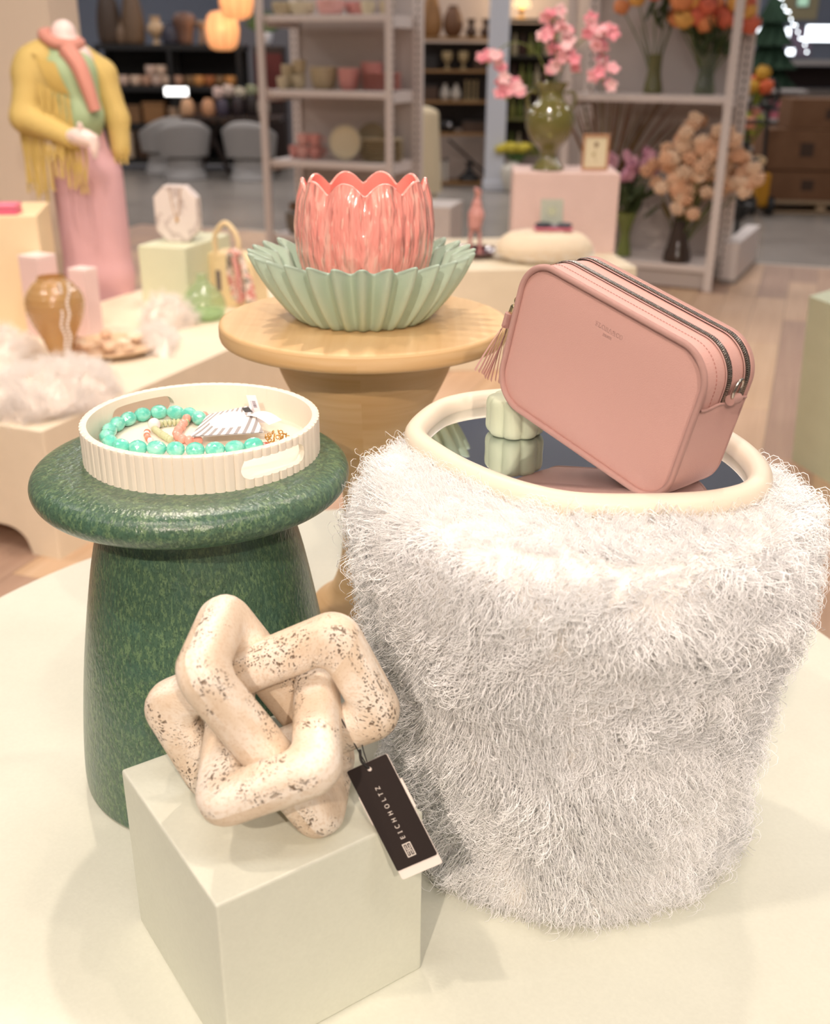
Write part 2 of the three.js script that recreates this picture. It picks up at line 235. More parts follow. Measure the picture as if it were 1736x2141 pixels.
// the black hang tag
{
  const tl = V(-0.0586, 0.8685, -0.762), tr = V(-0.0241, 0.8867, -0.762), br = V(0.0258, 0.8012, -0.7245), bl = V(-0.0089, 0.7770, -0.7245);
  const top = tl.clone().add(tr).multiplyScalar(0.5), bot = bl.clone().add(br).multiplyScalar(0.5), Y = top.clone().sub(bot), H = Y.length(); Y.normalize(); const X = tr.clone().sub(tl).add(br).sub(bl); X.addScaledVector(Y, -X.dot(Y)); const Wt = X.length() / 2; X.normalize(); const Z = X.clone().cross(Y);
  const t = T('hang_tag', 'black card hang tag with white lettering strung from the travertine knot', 'tag', [top.x, top.y, top.z]); t.quaternion.setFromRotationMatrix(new THREE.Matrix4().makeBasis(X, Y, Z));
  const rect = (w, h, r, y0) => { const s = new THREE.Shape(); s.moveTo(-w / 2 + r, y0 - h); s.lineTo(w / 2 - r, y0 - h); s.quadraticCurveTo(w / 2, y0 - h, w / 2, y0 - h + r); s.lineTo(w / 2, y0 - r); s.quadraticCurveTo(w / 2, y0, w / 2 - r, y0); s.lineTo(-w / 2 + r, y0); s.quadraticCurveTo(-w / 2, y0, -w / 2, y0 - r); s.lineTo(-w / 2, y0 - h + r); s.quadraticCurveTo(-w / 2, y0 - h, -w / 2 + r, y0 - h); return s; };
  const hb = H * 0.918, cv = document.createElement('canvas'); cv.width = 512; cv.height = Math.round(512 * hb / Wt); const c = cv.getContext('2d');
  c.fillStyle = '#2a211f'; c.fillRect(0, 0, cv.width, cv.height); c.save(); c.translate(cv.width * 0.47, cv.height * 0.755); c.rotate(-PI / 2); c.fillStyle = '#e8dfd6'; c.font = '74px sans-serif'; c.textBaseline = 'middle'; let x = 0; for (const ch of 'EICHHOLTZ') { c.fillText(ch, x, 0); x += c.measureText(ch).width + 34; } c.restore();
  { const bw = 92, bh = 150, ox = cv.width * 0.47 - bw / 2, oy = cv.height * 0.80; c.strokeStyle = '#e8dfd6'; c.lineWidth = 12; c.strokeRect(ox, oy, bw, bh); c.lineWidth = 9; const e = (yy, d) => { c.beginPath(); c.moveTo(ox + 22, yy + d * 48); c.lineTo(ox + 22, yy); c.lineTo(ox + bw - 22, yy); c.lineTo(ox + bw - 22, yy + d * 48); c.moveTo(ox + bw / 2, yy); c.lineTo(ox + bw / 2, yy + d * 62); c.stroke(); }; e(oy + 66, -1); e(oy + 84, 1); }
  const map = new THREE.CanvasTexture(cv); map.colorSpace = THREE.SRGBColorSpace;
  const sh = rect(Wt, hb, 0.0022, 0), hole = new THREE.Path(); hole.absellipse(0.0, -0.0062, 0.0021, 0.0021, 0, 2 * PI, true); sh.holes.push(hole);
  const front = new THREE.ExtrudeGeometry(sh, { depth: 0.0006, bevelEnabled: false, curveSegments: 12 }); { const p = front.attributes.position, u = front.attributes.uv; for (let i = 0; i < p.count; i++) u.setXY(i, p.getX(i) / Wt + 0.5, 1 + p.getY(i) / hb); }
  P('front_leaf', front, M(0xffffff, 0.42, { map }), t, 'black leaf with white lettering and a square emblem');
  const lf = M(0xf0e4dc, 0.6), back = new THREE.ExtrudeGeometry(rect(Wt, H, 0.0022, 0), { depth: 0.0005, bevelEnabled: false }).translate(0.0004, 0, -0.0007); P('back_leaf', back, lf, t, 'white leaf that shows below the black one');
  const slip = new THREE.ExtrudeGeometry(rect(Wt * 1.09, H * 0.26, 0.0008, -H * 0.235), { depth: 0.0005, bevelEnabled: false }).translate(0.0004, 0, -0.0013); P('inner_slip', slip, lf, t);
  const lo = (p) => t.worldToLocal(V(...p)); t.updateMatrixWorld();
  const hp = V(0, -0.0058, 0.0008);
  P('string', join(tube([hp, lo([-0.049, 0.883, -0.772]), lo([-0.056, 0.897, -0.774]), lo([-0.066, 0.918, -0.778])], 0.0006, false, 20, 6), tube([hp, lo([-0.0455, 0.887, -0.775]), lo([-0.046, 0.898, -0.782])], 0.0006, false, 16, 6), tube([V(0, -0.0055, 0.001), V(-0.003, 0.003, 0.0008), lo([-0.0475, 0.8835, -0.7722])], 0.0013, false, 12, 6)), M(0x15110f, 0.7), t, 'thin black cord');
}
// ---------------------------------------------------------------- speckled green stool
const GS = [-0.2524, -1.1107], GTOP = 1.034;
{
  const h = GTOP - POD, prof = [[0, 0], [0.15, 0], [0.1575, 0.003], [0.159, 0.012], [0.1575, 0.05], [0.148, 0.14], [0.136, 0.22], [0.123, 0.29], [0.113, 0.335], [0.1115, 0.355], [0.116, 0.366], [0.135, 0.372], [0.156, 0.3735], [0.1675, 0.377], [0.1745, 0.3845], [0.177, 0.3935], [0.1745, 0.4025], [0.168, 0.409], [0.158, 0.4125], [0.145, 0.414], [0.12, 0.414], [0.06, 0.414], [0, 0.414]];
  const sp = []; for (let i = 0; i < prof.length - 1; i++) for (let k = 0; k < 3; k++) sp.push([0, 1].map((c) => lerp(prof[i][c], prof[i + 1][c], k / 3))); sp.push(prof[prof.length - 1]);
  const pf = smoothProfile(prof, 140), g = lathe(pf, 128), p = g.attributes.position, u = g.attributes.uv; let s = 0; const cum = pf.map((q, i) => s += i ? hypot(q[0] - pf[i - 1][0], q[1] - pf[i - 1][1]) : 0);
  for (let i = 0; i < p.count; i++) u.setXY(i, u.getX(i) * 4, cum[i % pf.length] * 3.4);
  const gg = clean(g), gp = gg.attributes.position, gu = gg.attributes.uv; for (let i = 0; i < gp.count; i += 3) if (gp.getY(i) > 0.4128 && gp.getY(i + 1) > 0.4128 && gp.getY(i + 2) > 0.4128) for (let k = 0; k < 3; k++) gu.setXY(i + k, gp.getX(i + k) * 3.6 + 0.3, gp.getZ(i + k) * 3.6);
  O('ceramic_stool', gg, M(0xffffff, 0.3, { map: glazeTex, bumpMap: glazeBump, bumpScale: 0.0012, clearcoat: 0.35, clearcoatRoughness: 0.28 }), 'glazed speckled green ceramic stool under the ribbed tray', 'stool', [GS[0], POD, GS[1]]);
}
// ---------------------------------------------------------------- ribbed cream tray with two hand holes
const TR = [-0.2417, -1.1283];
{
  const N = 78, H = 0.0417, ro = 0.1325, ri = 0.1245, sec = [[0, 0], [1, 0], [1, 0.15], [1, 0.5], [1, 0.9], [1, 0.97], [0.8, 1], [0.25, 1], [0, 0.97], [0, 0.5], [0, 0]];
  const wall = param((u, v) => { const th = u * 2 * PI, k = Math.round(v * 10), [a, b] = sec[k], w = 0.0027 * (1 - (1 - abs(sin(N * th / 2))) ** 2.2), r = lerp(ri, ro - 0.0027 + w, a); return [r * cos(th), b * H, r * sin(th), th * ro, b * H]; }, N * 10, 10, true);
  const hole = () => { const s = new THREE.Shape(), w = 0.043, r = 0.0108; s.moveTo(-w + r, -r); s.lineTo(w - r, -r); s.absarc(w - r, 0, r, -PI / 2, PI / 2, false); s.lineTo(-w + r, r); s.absarc(-w + r, 0, r, PI / 2, PI * 1.5, false); return new THREE.ExtrudeGeometry(s, { depth: 0.08, bevelEnabled: false, curveSegments: 10 }).translate(0, 0.0205, 0.085); };
  const ev = new Evaluator(); ev.useGroups = false; const mat = M(0xeee4d4, 0.55);
  let b = new Brush(mergeVertices(clean(wall), 1e-5)); b.geometry.computeVertexNormals(); b.updateMatrixWorld();
  for (const a of [Math.atan2(0.095, 0.089), Math.atan2(0.095, 0.089) + PI]) { const c = new Brush(clean(hole())); c.rotation.y = a; c.updateMatrixWorld(); const out = ev.evaluate(b, c, SUBTRACTION); b = new Brush(out.geometry); b.updateMatrixWorld(); }
  const t = T('ribbed_tray', 'round cream ribbed tray with hand holes on the green stool', 'tray', [TR[0], GTOP, TR[1]]);
  P('rim', toCreasedNormals(clean(b.geometry), 0.9), mat, t); P('base', lathe([[0, 0], [0.1225, 0], [0.126, 0.0006], [0.126, 0.006], [0, 0.006]], 96), mat, t);
}
// jewellery in the tray
const TF = GTOP + 0.0062;
{
  const bead = (rx, ry) => { const g = new THREE.IcosahedronGeometry(1, 2), p = g.attributes.position; for (let i = 0; i < p.count; i++) { const x = p.getX(i), q = (hash(Math.round(x * 50), Math.round(p.getY(i) * 50), Math.round(p.getZ(i) * 50)) - 0.5) * 0.06, s = abs(x) > 0.86 ? 0.92 : 1.04; p.setXYZ(i, x * rx * 0.98, p.getY(i) * ry * (s + q), p.getZ(i) * ry * (s + q)); } g.computeVertexNormals(); return mergeVertices(clean(g), 1e-6); };
  const tealT = tex(256, 256, (u, v) => mixc(hex(0x63cbb8), hex(0x9be0d0), smooth(0.35, 0.8, fbm(u, v, 4, 4, 3, 331)))); const teal = M(0xffffff, 0.18, { map: tealT, clearcoat: 0.5, clearcoatRoughness: 0.1 }), pink = M(0xf0a493, 0.25, { clearcoat: 0.4 }), sage = M(0xc3c79f, 0.5), coral = M(0xdf8468, 0.4), pearl = M(0xf0e8e6, 0.15, { clearcoat: 1, clearcoatRoughness: 0.05, iridescence: 0.6 }), gold = M(0xd8a85a, 0.28, { metalness: 1 });
  const strand = (name, label, pts, r, mat, sx = 1.5, cord = 0xd8c9a8) => {
    const c = pts.reduce((a, p) => [a[0] + p[0] / pts.length, a[1] + p[1] / pts.length], [0, 0]), t = T(name, label, 'jewellery', [c[0], TF, c[1]]); const g = bead(r * sx, r);
    pts.forEach((p, i) => { const a = pts[max(0, i - 1)], b = pts[min(pts.length - 1, i + 1)], k = rr(0.92, 1.06), o = P('bead', g, Array.isArray(mat) ? mat[i % mat.length] : mat, t); o.position.set(p[0] - c[0], r + (p[2] || 0), p[1] - c[1]); o.rotation.set(rr(0, 6), -Math.atan2(b[1] - a[1], b[0] - a[0]), 0, 'YXZ'); o.scale.set(k, 1, 1); });
    P('cord', tube(pts.map((p) => [p[0] - c[0], r + (p[2] || 0), p[1] - c[1]]), 0.0008, false, 80, 5), M(cord, 0.6), t); return [t, c];
  };
  strand('bead_necklace', 'turquoise stone bead necklace curled round the cream tray', [[-0.262, -1.206], [-0.276, -1.219], [-0.2945, -1.226], [-0.315, -1.2275], [-0.3325, -1.217], [-0.3455, -1.2], [-0.3535, -1.18], [-0.3565, -1.158], [-0.3535, -1.136], [-0.3445, -1.117], [-0.329, -1.1045], [-0.3095, -1.1005], [-0.2885, -1.099], [-0.267, -1.097], [-0.245, -1.095], [-0.2235, -1.097], [-0.2025, -1.102], [-0.183, -1.111]].map((p) => [p[0] + 0.002, p[1] + 0.004]), 0.0084, teal, 1.38);
  strand('stone_bracelet', 'pale pink stone bracelet inside the turquoise necklace', [[-0.236, -1.203], [-0.2465, -1.2135], [-0.2575, -1.22], [-0.2685, -1.2145], [-0.275, -1.203, 0.002], [-0.2765, -1.19], [-0.2765, -1.178], [-0.2775, -1.1665], [-0.277, -1.155], [-0.2735, -1.144], [-0.2665, -1.135], [-0.2575, -1.1305], [-0.248, -1.1305]], 0.0052, pink, 1.12);
  const [dt, dc] = strand('disc_bracelet', 'sage disc bracelet with a single pearl and coral beads in the tray', [[-0.274, -1.1965], [-0.279, -1.1975], [-0.284, -1.1975], [-0.289, -1.1965], [-0.294, -1.195], [-0.299, -1.193], [-0.304, -1.1905], [-0.308, -1.187], [-0.3065, -1.172], [-0.304, -1.1675], [-0.301, -1.163], [-0.298, -1.1585], [-0.295, -1.154], [-0.2915, -1.1495], [-0.288, -1.145], [-0.2845, -1.14], [-0.2805, -1.135]], 0.0042, sage, 0.72);
  const pl = P('pearl', new THREE.SphereGeometry(0.0075, 24, 16), pearl, dt, 'round white pearl'); pl.position.set(-0.3085 - dc[0], 0.008, -1.1785 - dc[1]);
  strand('coral_bracelet', 'short coral heishi bracelet next to the pearl', [[-0.3135, -1.163], [-0.3125, -1.157], [-0.311, -1.151], [-0.309, -1.145], [-0.3065, -1.1395], [-0.303, -1.134]], 0.0036, [coral, pearl, coral, pink], 0.8);
  // striped paper envelope with a barcode sticker and a gold chain beside it
  const cv = document.createElement('canvas'); cv.width = 512; cv.height = 320; const c = cv.getContext('2d'); c.fillStyle = '#f7f3f1'; c.fillRect(0, 0, 512, 320); c.save(); c.rotate(0.5); c.fillStyle = '#a09896'; for (let i = -4; i < 16; i++) c.fillRect(i * 52, -400, 24, 1000); c.restore(); c.fillStyle = '#fbf6f4'; c.beginPath(); c.ellipse(262, 150, 170, 108, 0, 0, 7); c.fill(); c.fillRect(150, 60, 240, 190);
  const map = new THREE.CanvasTexture(cv); map.colorSpace = THREE.SRGBColorSpace;
  const A = V(-0.2535, TF + 0.013, -1.121), B = V(-0.2475, TF + 0.015, -1.194), C = V(-0.2, TF + 0.02, -1.214), D = V(-0.172, TF + 0.016, -1.128);
  const env = T('paper_envelope', 'grey and white striped paper envelope lying over the turquoise necklace', 'envelope', [-0.21, TF, -1.17]);
  const sheet = (dy) => param((u, v) => { const x0 = lerp(A.x, D.x, u), z0 = lerp(A.z, D.z, u), y0 = lerp(A.y, D.y, u), x1 = lerp(B.x, C.x, u), z1 = lerp(B.z, C.z, u), y1 = lerp(B.y, C.y, u), bump = 0.003 * sin(PI * u) * sin(PI * v); return [lerp(x0, x1, v) + 0.21, lerp(y0, y1, v) - TF + bump + dy, lerp(z0, z1, v) + 1.17, u, v]; }, 14, 10);
  P('front_sheet', sheet(0.0006), M(0xffffff, 0.55, { map, side: THREE.DoubleSide }), env); P('back_sheet', sheet(-0.0006), M(0xf2eeec, 0.6, { side: THREE.DoubleSide }), env);
  P('flap', param((u, v) => [lerp(-0.2, -0.158, u) + 0.21 - 0.012 * v, 0.012 + 0.008 * sin(u * 3) + 0.002 * v, lerp(-1.185, -1.162, u) + 1.17 + 0.024 * v - 0.02], 10, 4), M(0xf6f2f0, 0.55, { side: THREE.DoubleSide }), env, 'crumpled white paper flap');
  P('fold_band', param((u, v) => [lerp(-0.2, -0.186, u) + 0.21 - 0.008 * v, 0.0215 - 0.004 * u, lerp(-1.205, -1.176, u) + 1.17 + 0.004 * v], 6, 2), M(0x2b2726, 0.6, { side: THREE.DoubleSide }), env, 'dark stripe at the fold');
  const st = document.createElement('canvas'); st.width = 96; st.height = 192; const s = st.getContext('2d'); s.fillStyle = '#efe6ee'; s.fillRect(0, 0, 96, 192); s.fillStyle = '#3a3340'; for (let i = 0; i < 16; i++) s.fillRect(38 + (i % 2) * 2, 62 + i * 4.6, 34, hash(i, 1, 5) > 0.5 ? 3 : 1.6); s.fillStyle = '#9a8fa0'; for (let i = 0; i < 9; i++) s.fillRect(26, 62 + i * 12, 5, 7);
  const sm = new THREE.CanvasTexture(st); sm.colorSpace = THREE.SRGBColorSpace;
  const sk = T('barcode_sticker', 'small pale barcode sticker standing up behind the striped envelope', 'sticker', [-0.196, TF, -1.207]);
  P('label_sheet', param((u, v) => [lerp(0, 0.0115, u) + 0.006 * (1 - v) - 0.008, 0.012 + v * 0.0215, -0.003 * v - 0.004, u, v], 3, 6), M(0xffffff, 0.5, { map: sm, side: THREE.DoubleSide }), sk);
  P('backing_strip', param((u, v) => [lerp(0, 0.0115, u) + 0.006 - 0.008 + 0.006 * v, 0.012 - 0.0118 * v, -0.004 + 0.002 * v], 3, 3), M(0xf0e8ee, 0.5, { side: THREE.DoubleSide }), sk);
  const ch = T('pendant_necklace', 'gold chain with a red orange stone pendant at the tray edge', 'necklace', [-0.163, TF, -1.128]); const link = new THREE.TorusGeometry(0.0022, 0.0006, 6, 12);
  for (let i = 0; i < 26; i++) { const o = P('chain_link', link, gold, ch), a = i * 0.55; o.position.set(0.004 + 0.010 * cos(a) + rr(-0.003, 0.003), 0.004 + 0.00028 * i, -0.008 + 0.012 * sin(a) + rr(-0.003, 0.003)); o.rotation.set(rr(0, 3), rr(0, 3), rr(0, 3)); }
  const gem = P('stone', new THREE.OctahedronGeometry(0.0075, 1).scale(1.2, 0.55, 0.9), M(0xb8421f, 0.15, { clearcoat: 1 }), ch, 'red orange stone'); gem.position.set(-0.006, 0.0055, 0.014);
  const leafG = new THREE.ConeGeometry(0.003, 0.018, 5).rotateZ(PI / 2).scale(1, 0.4, 1); for (let i = 0; i < 6; i++) { const o = P('charm', leafG, M(i % 2 ? 0x3b2b26 : 0xe7ddd4, 0.35), ch); o.position.set(-0.008 + 0.006 * i, 0.003, 0.018 - 0.004 * i); o.rotation.y = 0.5 + i * 0.4; }
}
// ---------------------------------------------------------------- turned wooden side table, pleated bowl, tulip vase
const WT = [-0.075, -1.5], WTOP = 1.102;
{
  const t = T('side_table', 'light wooden pedestal table carrying the pleated bowl', 'side table', [WT[0], POD, WT[1]]), h = WTOP - POD, wm = M(0xffffff, 0.5, { map: rep(tableWood, 1.6), bumpMap: rep(tableWood, 1.6), bumpScale: 0.0004 });
  const top = lathe([[0, h - 0.026], [0.2, h - 0.026], [0.2035, h - 0.0255], [0.206, h - 0.023], [0.2075, h - 0.018], [0.2075, h - 0.006], [0.206, h - 0.002], [0.203, h - 0.0003], [0.199, h], [0.1, h], [0, h]], 128); { const p = top.attributes.position, n = top.attributes.normal, u = top.attributes.uv; for (let i = 0; i < p.count; i++) abs(n.getY(i)) > 0.6 ? u.setXY(i, p.getX(i) + 0.3, p.getZ(i) * 0.9 + p.getX(i) * 0.2) : u.setXY(i, p.getY(i) * 1.5, u.getX(i) * 3); }
  P('table_top', top, wm, t);
  const ped = lathe(smoothProfile([[0.0, 0.0], [0.088, 0.0], [0.093, 0.008], [0.088, 0.024], [0.062, 0.045], [0.044, 0.09], [0.037, 0.15], [0.037, 0.21], [0.047, 0.262], [0.075, 0.315], [0.103, 0.365], [0.124, 0.41], [0.134, h - 0.035], [0.137, h - 0.0235]], 80), 96); { const u = ped.attributes.uv; for (let i = 0; i < u.count; i++) u.setXY(i, u.getY(i) * 0.8, u.getX(i) * 1.0); }
  P('pedestal', ped, wm, t);
}
{
  const N = 28, prof = [[0.0, 0.004], [0.05, 0.002], [0.082, 0.0], [0.092, 0.006], [0.106, 0.022], [0.122, 0.044], [0.1345, 0.064], [0.142, 0.079], [0.1465, 0.089], [0.147, 0.0915], [0.1445, 0.093], [0.141, 0.0905], [0.136, 0.077], [0.127, 0.058], [0.112, 0.037], [0.094, 0.017], [0.07, 0.011], [0, 0.01]];
  const pf = smoothProfile(prof, 60), g = param((u, v) => { const th = u * 2 * PI, [r, y] = pf[Math.round(v * 60)], w = cos(N * th), s = Math.sign(w) * abs(w) ** 0.85, a = smooth(0.06, 0.146, r) * 0.0115 + smooth(0.06, 0.09, r) * 0.002, k = r + a * s; return [k * cos(th), y + 0.0055 * s * smooth(0.1, 0.147, r), k * sin(th)]; }, N * 14, 60, true);
  O('pleated_bowl', flip(g), M(0xbcd2c0, 0.42, { bumpMap: rep(paintBump, 8), bumpScale: 0.0003, clearcoat: 0.15, clearcoatRoughness: 0.4 }), 'sage green pleated bowl on the wooden table', 'bowl', [WT[0] - 0.002, WTOP, WT[1]], 0.05);
}
{
  const N = 10, Y0 = WTOP + 0.0105, H = 0.182, ser = tex(1024, 512, (u, v) => { const a = fbm(u, v, 110, 5, 3, 401), b = fbm(u, v, 50, 3, 3, 411), c = fbm(u, v, 200, 12, 2, 421); let q = mixc(hex(0xf59d92), hex(0xf9b6a8), smooth(0.35, 0.75, b)); q = mixc(q, hex(0xe58a80), smooth(0.55, 0.8, a) * 0.6); return mixc(q, hex(0xf8c9b8), smooth(0.62, 0.8, c) * 0.6); }), serB = tex(1024, 512, (u, v) => 0.6 * fbm(u, v, 90, 6, 3, 431) + 0.4 * fbm(u, v, 34, 3, 3, 441), false);
  const R = (v) => { const c = [[0, 0.05], [0.1, 0.066], [0.3, 0.088], [0.5, 0.0955], [0.66, 0.0965], [0.85, 0.0925], [1, 0.0855]]; for (let i = 1; i < c.length; i++) if (v <= c[i][0]) { const t = (v - c[i - 1][0]) / (c[i][0] - c[i - 1][0]); return lerp(c[i - 1][1], c[i][1], t * t * (3 - 2 * t) * 0.4 + t * 0.6); } return c[6][1]; };
  const top = (th) => { const w = Math.sqrt(cos(N * th / 2) ** 2 + 0.025); return H * (0.893 + 0.108 * w ** 0.85); };
  const shell = (inset, u0) => param((u, v) => { const th = u * 2 * PI, w = abs(cos(N * th / 2)), r = R(v) * (1 + 0.03 * smooth(0.15, 0.9, v) * (w ** 0.8 - 0.6)) - inset + 0.0006 * sin(th * 37 + v * 9) * (inset ? 0 : 1); return [r * cos(th), v * top(th), r * sin(th), u, v]; }, N * 28, 48, true);
  const lip = param((u, v) => { const th = u * 2 * PI, w = abs(cos(N * th / 2)), r = R(1) * (1 + 0.03 * (w ** 0.8 - 0.6)) - 0.005 * v; return [r * cos(th), top(th) + 0.0016 * sin(v * PI), r * sin(th), u, 0.98]; }, N * 28, 5, true);
  const t = T('tulip_vase', 'glossy coral pink petal shaped vase standing in the pleated bowl', 'vase', [WT[0] + 0.002, Y0, WT[1]], 0.06);
  const m = M(0xffffff, 0.09, { map: ser, bumpMap: serB, bumpScale: 0.009, clearcoat: 1, clearcoatRoughness: 0.04, side: THREE.DoubleSide });
  P('petal_wall', flip(shell(0)), m, t); P('inner_wall', shell(0.005), M(0xf6a398, 0.25, { side: THREE.DoubleSide }), t, 'smooth coral inside'); P('lip', flip(lip), M(0xf8a69a, 0.15, { side: THREE.DoubleSide, clearcoat: 1 }), t); P('foot', new THREE.CylinderGeometry(0.0495, 0.0495, 0.004, 48).translate(0, 0.002, 0), M(0xe58c80, 0.4), t);
}
// ---------------------------------------------------------------- fur
const lockVariants = [];
for (let k = 0; k < 6; k++) {
  const gs = [];
  for (let s = 0; s < 3; s++) {
    const ph = rr(0, 6.28), tw = rr(0.5, 1.4), lift = rr(0.25, 0.6), dz = rr(-0.1, 0.1), ox = rr(-0.06, 0.06), oz = rr(-0.08, 0.08), len = rr(0.75, 1.1), n = 9, pts = [], w0 = rr(0.0115, 0.017);
    for (let i = 0; i <= n; i++) { const t = i / n; const cr = 0.13 * tw * Math.sqrt(t), ca = ph + t * 7.5; pts.push(V(ox + len * (t * 0.72 + 0.08 * sin(ph + t * 5)), max(0, len * lift * sin(min(1, t * 1.25) * PI * 0.62) + cr * 0.7 * cos(ca)), oz + dz * t + cr * sin(ca))); }
    const g = taper(pts, w0, w0 * 0.12, 9, 3);
    gs.push(g);
  }
  lockVariants.push(join(gs));
}
function fur(name, parent, count, mat, at) {                     // at(): { p, n, c, s } point, normal, comb direction, size
  const per = floor(count / lockVariants.length);
  lockVariants.forEach((g, k) => {
    const o = shade(new THREE.InstancedMesh(g, mat, per)); o.name = name; o.userData.kind = 'stuff'; const m = new THREE.Matrix4(), X = V(), Y = V(), Z = V();
    for (let i = 0; i < per; i++) { const q = at(); Y.copy(q.n).normalize(); X.copy(q.c).addScaledVector(Y, -q.c.dot(Y)).normalize(); Z.crossVectors(X, Y); m.makeBasis(X.clone().multiplyScalar(q.s), Y.clone().multiplyScalar(q.s * (q.l ?? 1)), Z.clone().multiplyScalar(q.s)).setPosition(q.p); o.setMatrixAt(i, m); }
    parent.add(o);
  });
}
const furMat = M(0xffffff, 1);
// ---------------------------------------------------------------- fur stool with a pebble shaped mirror top
const FS = [0.172, -1.018], MY = 1.05;
const ringPts = [[0.0, -1.12], [0.012, -1.18], [0.04, -1.232], [0.09, -1.262], [0.16, -1.27], [0.24, -1.25], [0.31, -1.19], [0.352, -1.10], [0.355, -1.01], [0.334, -0.965], [0.29, -0.937], [0.22, -0.926], [0.15, -0.93], [0.105, -0.955], [0.06, -1.003], [0.025, -1.058]];
{
  const t = T('fur_stool', 'white curly fur stool with a pebble shaped mirror top', 'stool', [FS[0], POD, FS[1]]);
  const H = MY - POD - 0.006;
  const pf = [[0.0, 0.003], [0.168, 0.003], [0.183, 0.008], [0.188, 0.03], [0.19, 0.1], [0.197, 0.18], [0.206, 0.26], [0.217, 0.32], [0.2235, 0.36], [0.2225, 0.385], [0.214, 0.405], [0.197, 0.419], [0.165, H], [0, H]];
  const C = smoothProfile(pf, 90), lob = (th) => 1 + 0.035 * cos(2 * (th - 0.5)) + 0.02 * cos(3 * th + 0.6);
  const surf = (th, v) => { const f = v * 90, i = min(89, floor(f)), r = lerp(C[i][0], C[i + 1][0], f - i), y = lerp(C[i][1], C[i + 1][1], f - i); return V(r * lob(th) * cos(th), y, r * lob(th) * sin(th)); };
  P('body', flip(param((u, v) => { const p = surf(u * 2 * PI, v); return [p.x, p.y, p.z]; }, 96, 90, true)), M(0xfbf6f0, 0.95), t, 'padded body under the fur');
  const cum = [0]; for (let i = 1; i <= 90; i++) cum.push(cum[i - 1] + hypot(C[i][0] - C[i - 1][0], C[i][1] - C[i - 1][1]) * max(0.01, (C[i][0] + C[i - 1][0]) / 2));
  const vAt = (a) => { a *= cum[90]; let i = 1; while (i < 90 && cum[i] < a) i++; return (i - 1 + (a - cum[i - 1]) / (cum[i] - cum[i - 1] || 1)) / 90; };
  const crv = new THREE.CatmullRomCurve3(ringPts.map(([x, z]) => V(x, 0, z)), true, 'centripetal'), poly = crv.getPoints(120);
  const inside = (x, z) => { let c = false; for (let i = 0, j = poly.length - 1; i < poly.length; j = i++) { const a = poly[i], b = poly[j]; if ((a.z > z) !== (b.z > z) && x < (b.x - a.x) * (z - a.z) / (b.z - a.z) + a.x) c = !c; } return c; };
  const vmin = vAt(0.12);
  fur('fur', t, 40000, furMat, () => {
    let th, v, p; do { th = rnd() * 2 * PI; v = vAt(rr(0.1, 1)); p = surf(th, v); } while (p.y > H - 0.012 && inside(p.x * 1.03 + FS[0], p.z * 1.03 + FS[1]));
    const e = 0.004, a = surf(th + e, v), b = surf(th, min(1, v + e)), n = b.clone().sub(surf(th, max(0, v - e))).cross(a.clone().sub(p)); if (n.dot(V(p.x, p.y > H - 0.03 ? 0.4 : 0, p.z)) < 0) n.negate(); n.normalize(); if (p.y > H - 0.003) n.set(0, 1, 0);
    const sw = fbm((th / (2 * PI) + 1) % 1, v, 9, 9, 2, 501) - 0.5, sw2 = fbm((th / (2 * PI) + 1) % 1, v, 34, 26, 2, 511) - 0.5, side = V(-sin(th), 0, cos(th)).multiplyScalar(sw * 3.6 + sw2 * 4.2 + rr(-0.45, 0.45)), c = V(cos(th), 0, sin(th)).multiplyScalar(smooth(H - 0.05, H, p.y) * 1.2).add(V(0, -1, 0)).add(side);
    const nearFloor = p.y < 0.03 ? 0.85 : 1;
    return { p: p.addScaledVector(n, -0.002), n, c, s: rr(0.022, 0.04) * (0.75 + 0.7 * fbm((th / (2 * PI) + 1) % 1, v, 22, 18, 2, 521)) * nearFloor * (p.y > H - 0.01 ? 0.7 : 1), l: rr(0.7, 1.35) };
  });
  const rim = new THREE.TubeGeometry(new THREE.CatmullRomCurve3(ringPts.map(([x, z]) => V(x - FS[0], MY - POD + 0.005, z - FS[1])), true, 'centripetal'), 180, 0.0125, 16, true);
  P('mirror_frame', rim, M(0xe9dcc8, 0.42), t, 'cream rounded frame');
  const sh = new THREE.Shape(poly.map((p) => new THREE.Vector2(p.x - FS[0], -(p.z - FS[1])))); const mg = new THREE.ExtrudeGeometry(sh, { depth: 0.004, bevelEnabled: false }).rotateX(-PI / 2).translate(0, MY - POD - 0.004, 0);
  P('mirror', mg, M(0xe9eef0, 0.015, { metalness: 1 }), t, 'clear mirror glass');
}
// ---------------------------------------------------------------- fluted candle under the bag
{
  const N = 8, h = 0.0445, r = 0.033, pf = smoothProfile([[0, 0], [0.7, 0], [0.9, 0.04], [1, 0.16], [1, 0.5], [1, 0.84], [0.93, 0.95], [0.78, 0.995], [0.4, 1], [0, 1]], 40);
  const g = flip(param((u, v) => { const th = u * 2 * PI, [a, y] = pf[Math.round(v * 40)], w = 0.86 + 0.16 * abs(sin(N * th / 2)) ** 0.7, k = r * a * lerp(1, w, smooth(0.3, 0.95, a)); return [k * cos(th), y * h, k * sin(th)]; }, N * 14, 40, true));
  const t = T('fluted_candle', 'small sage green fluted candle propping up the pink bag', 'candle', [0.1145, MY, -1.152], 0.2); P('wax', g, M(0xc2cab0, 0.55), t); P('wick', rod([0, h - 0.002, 0], [0.002, h + 0.004, 0], 0.0008), M(0xe9e4d5, 0.8), t);
}
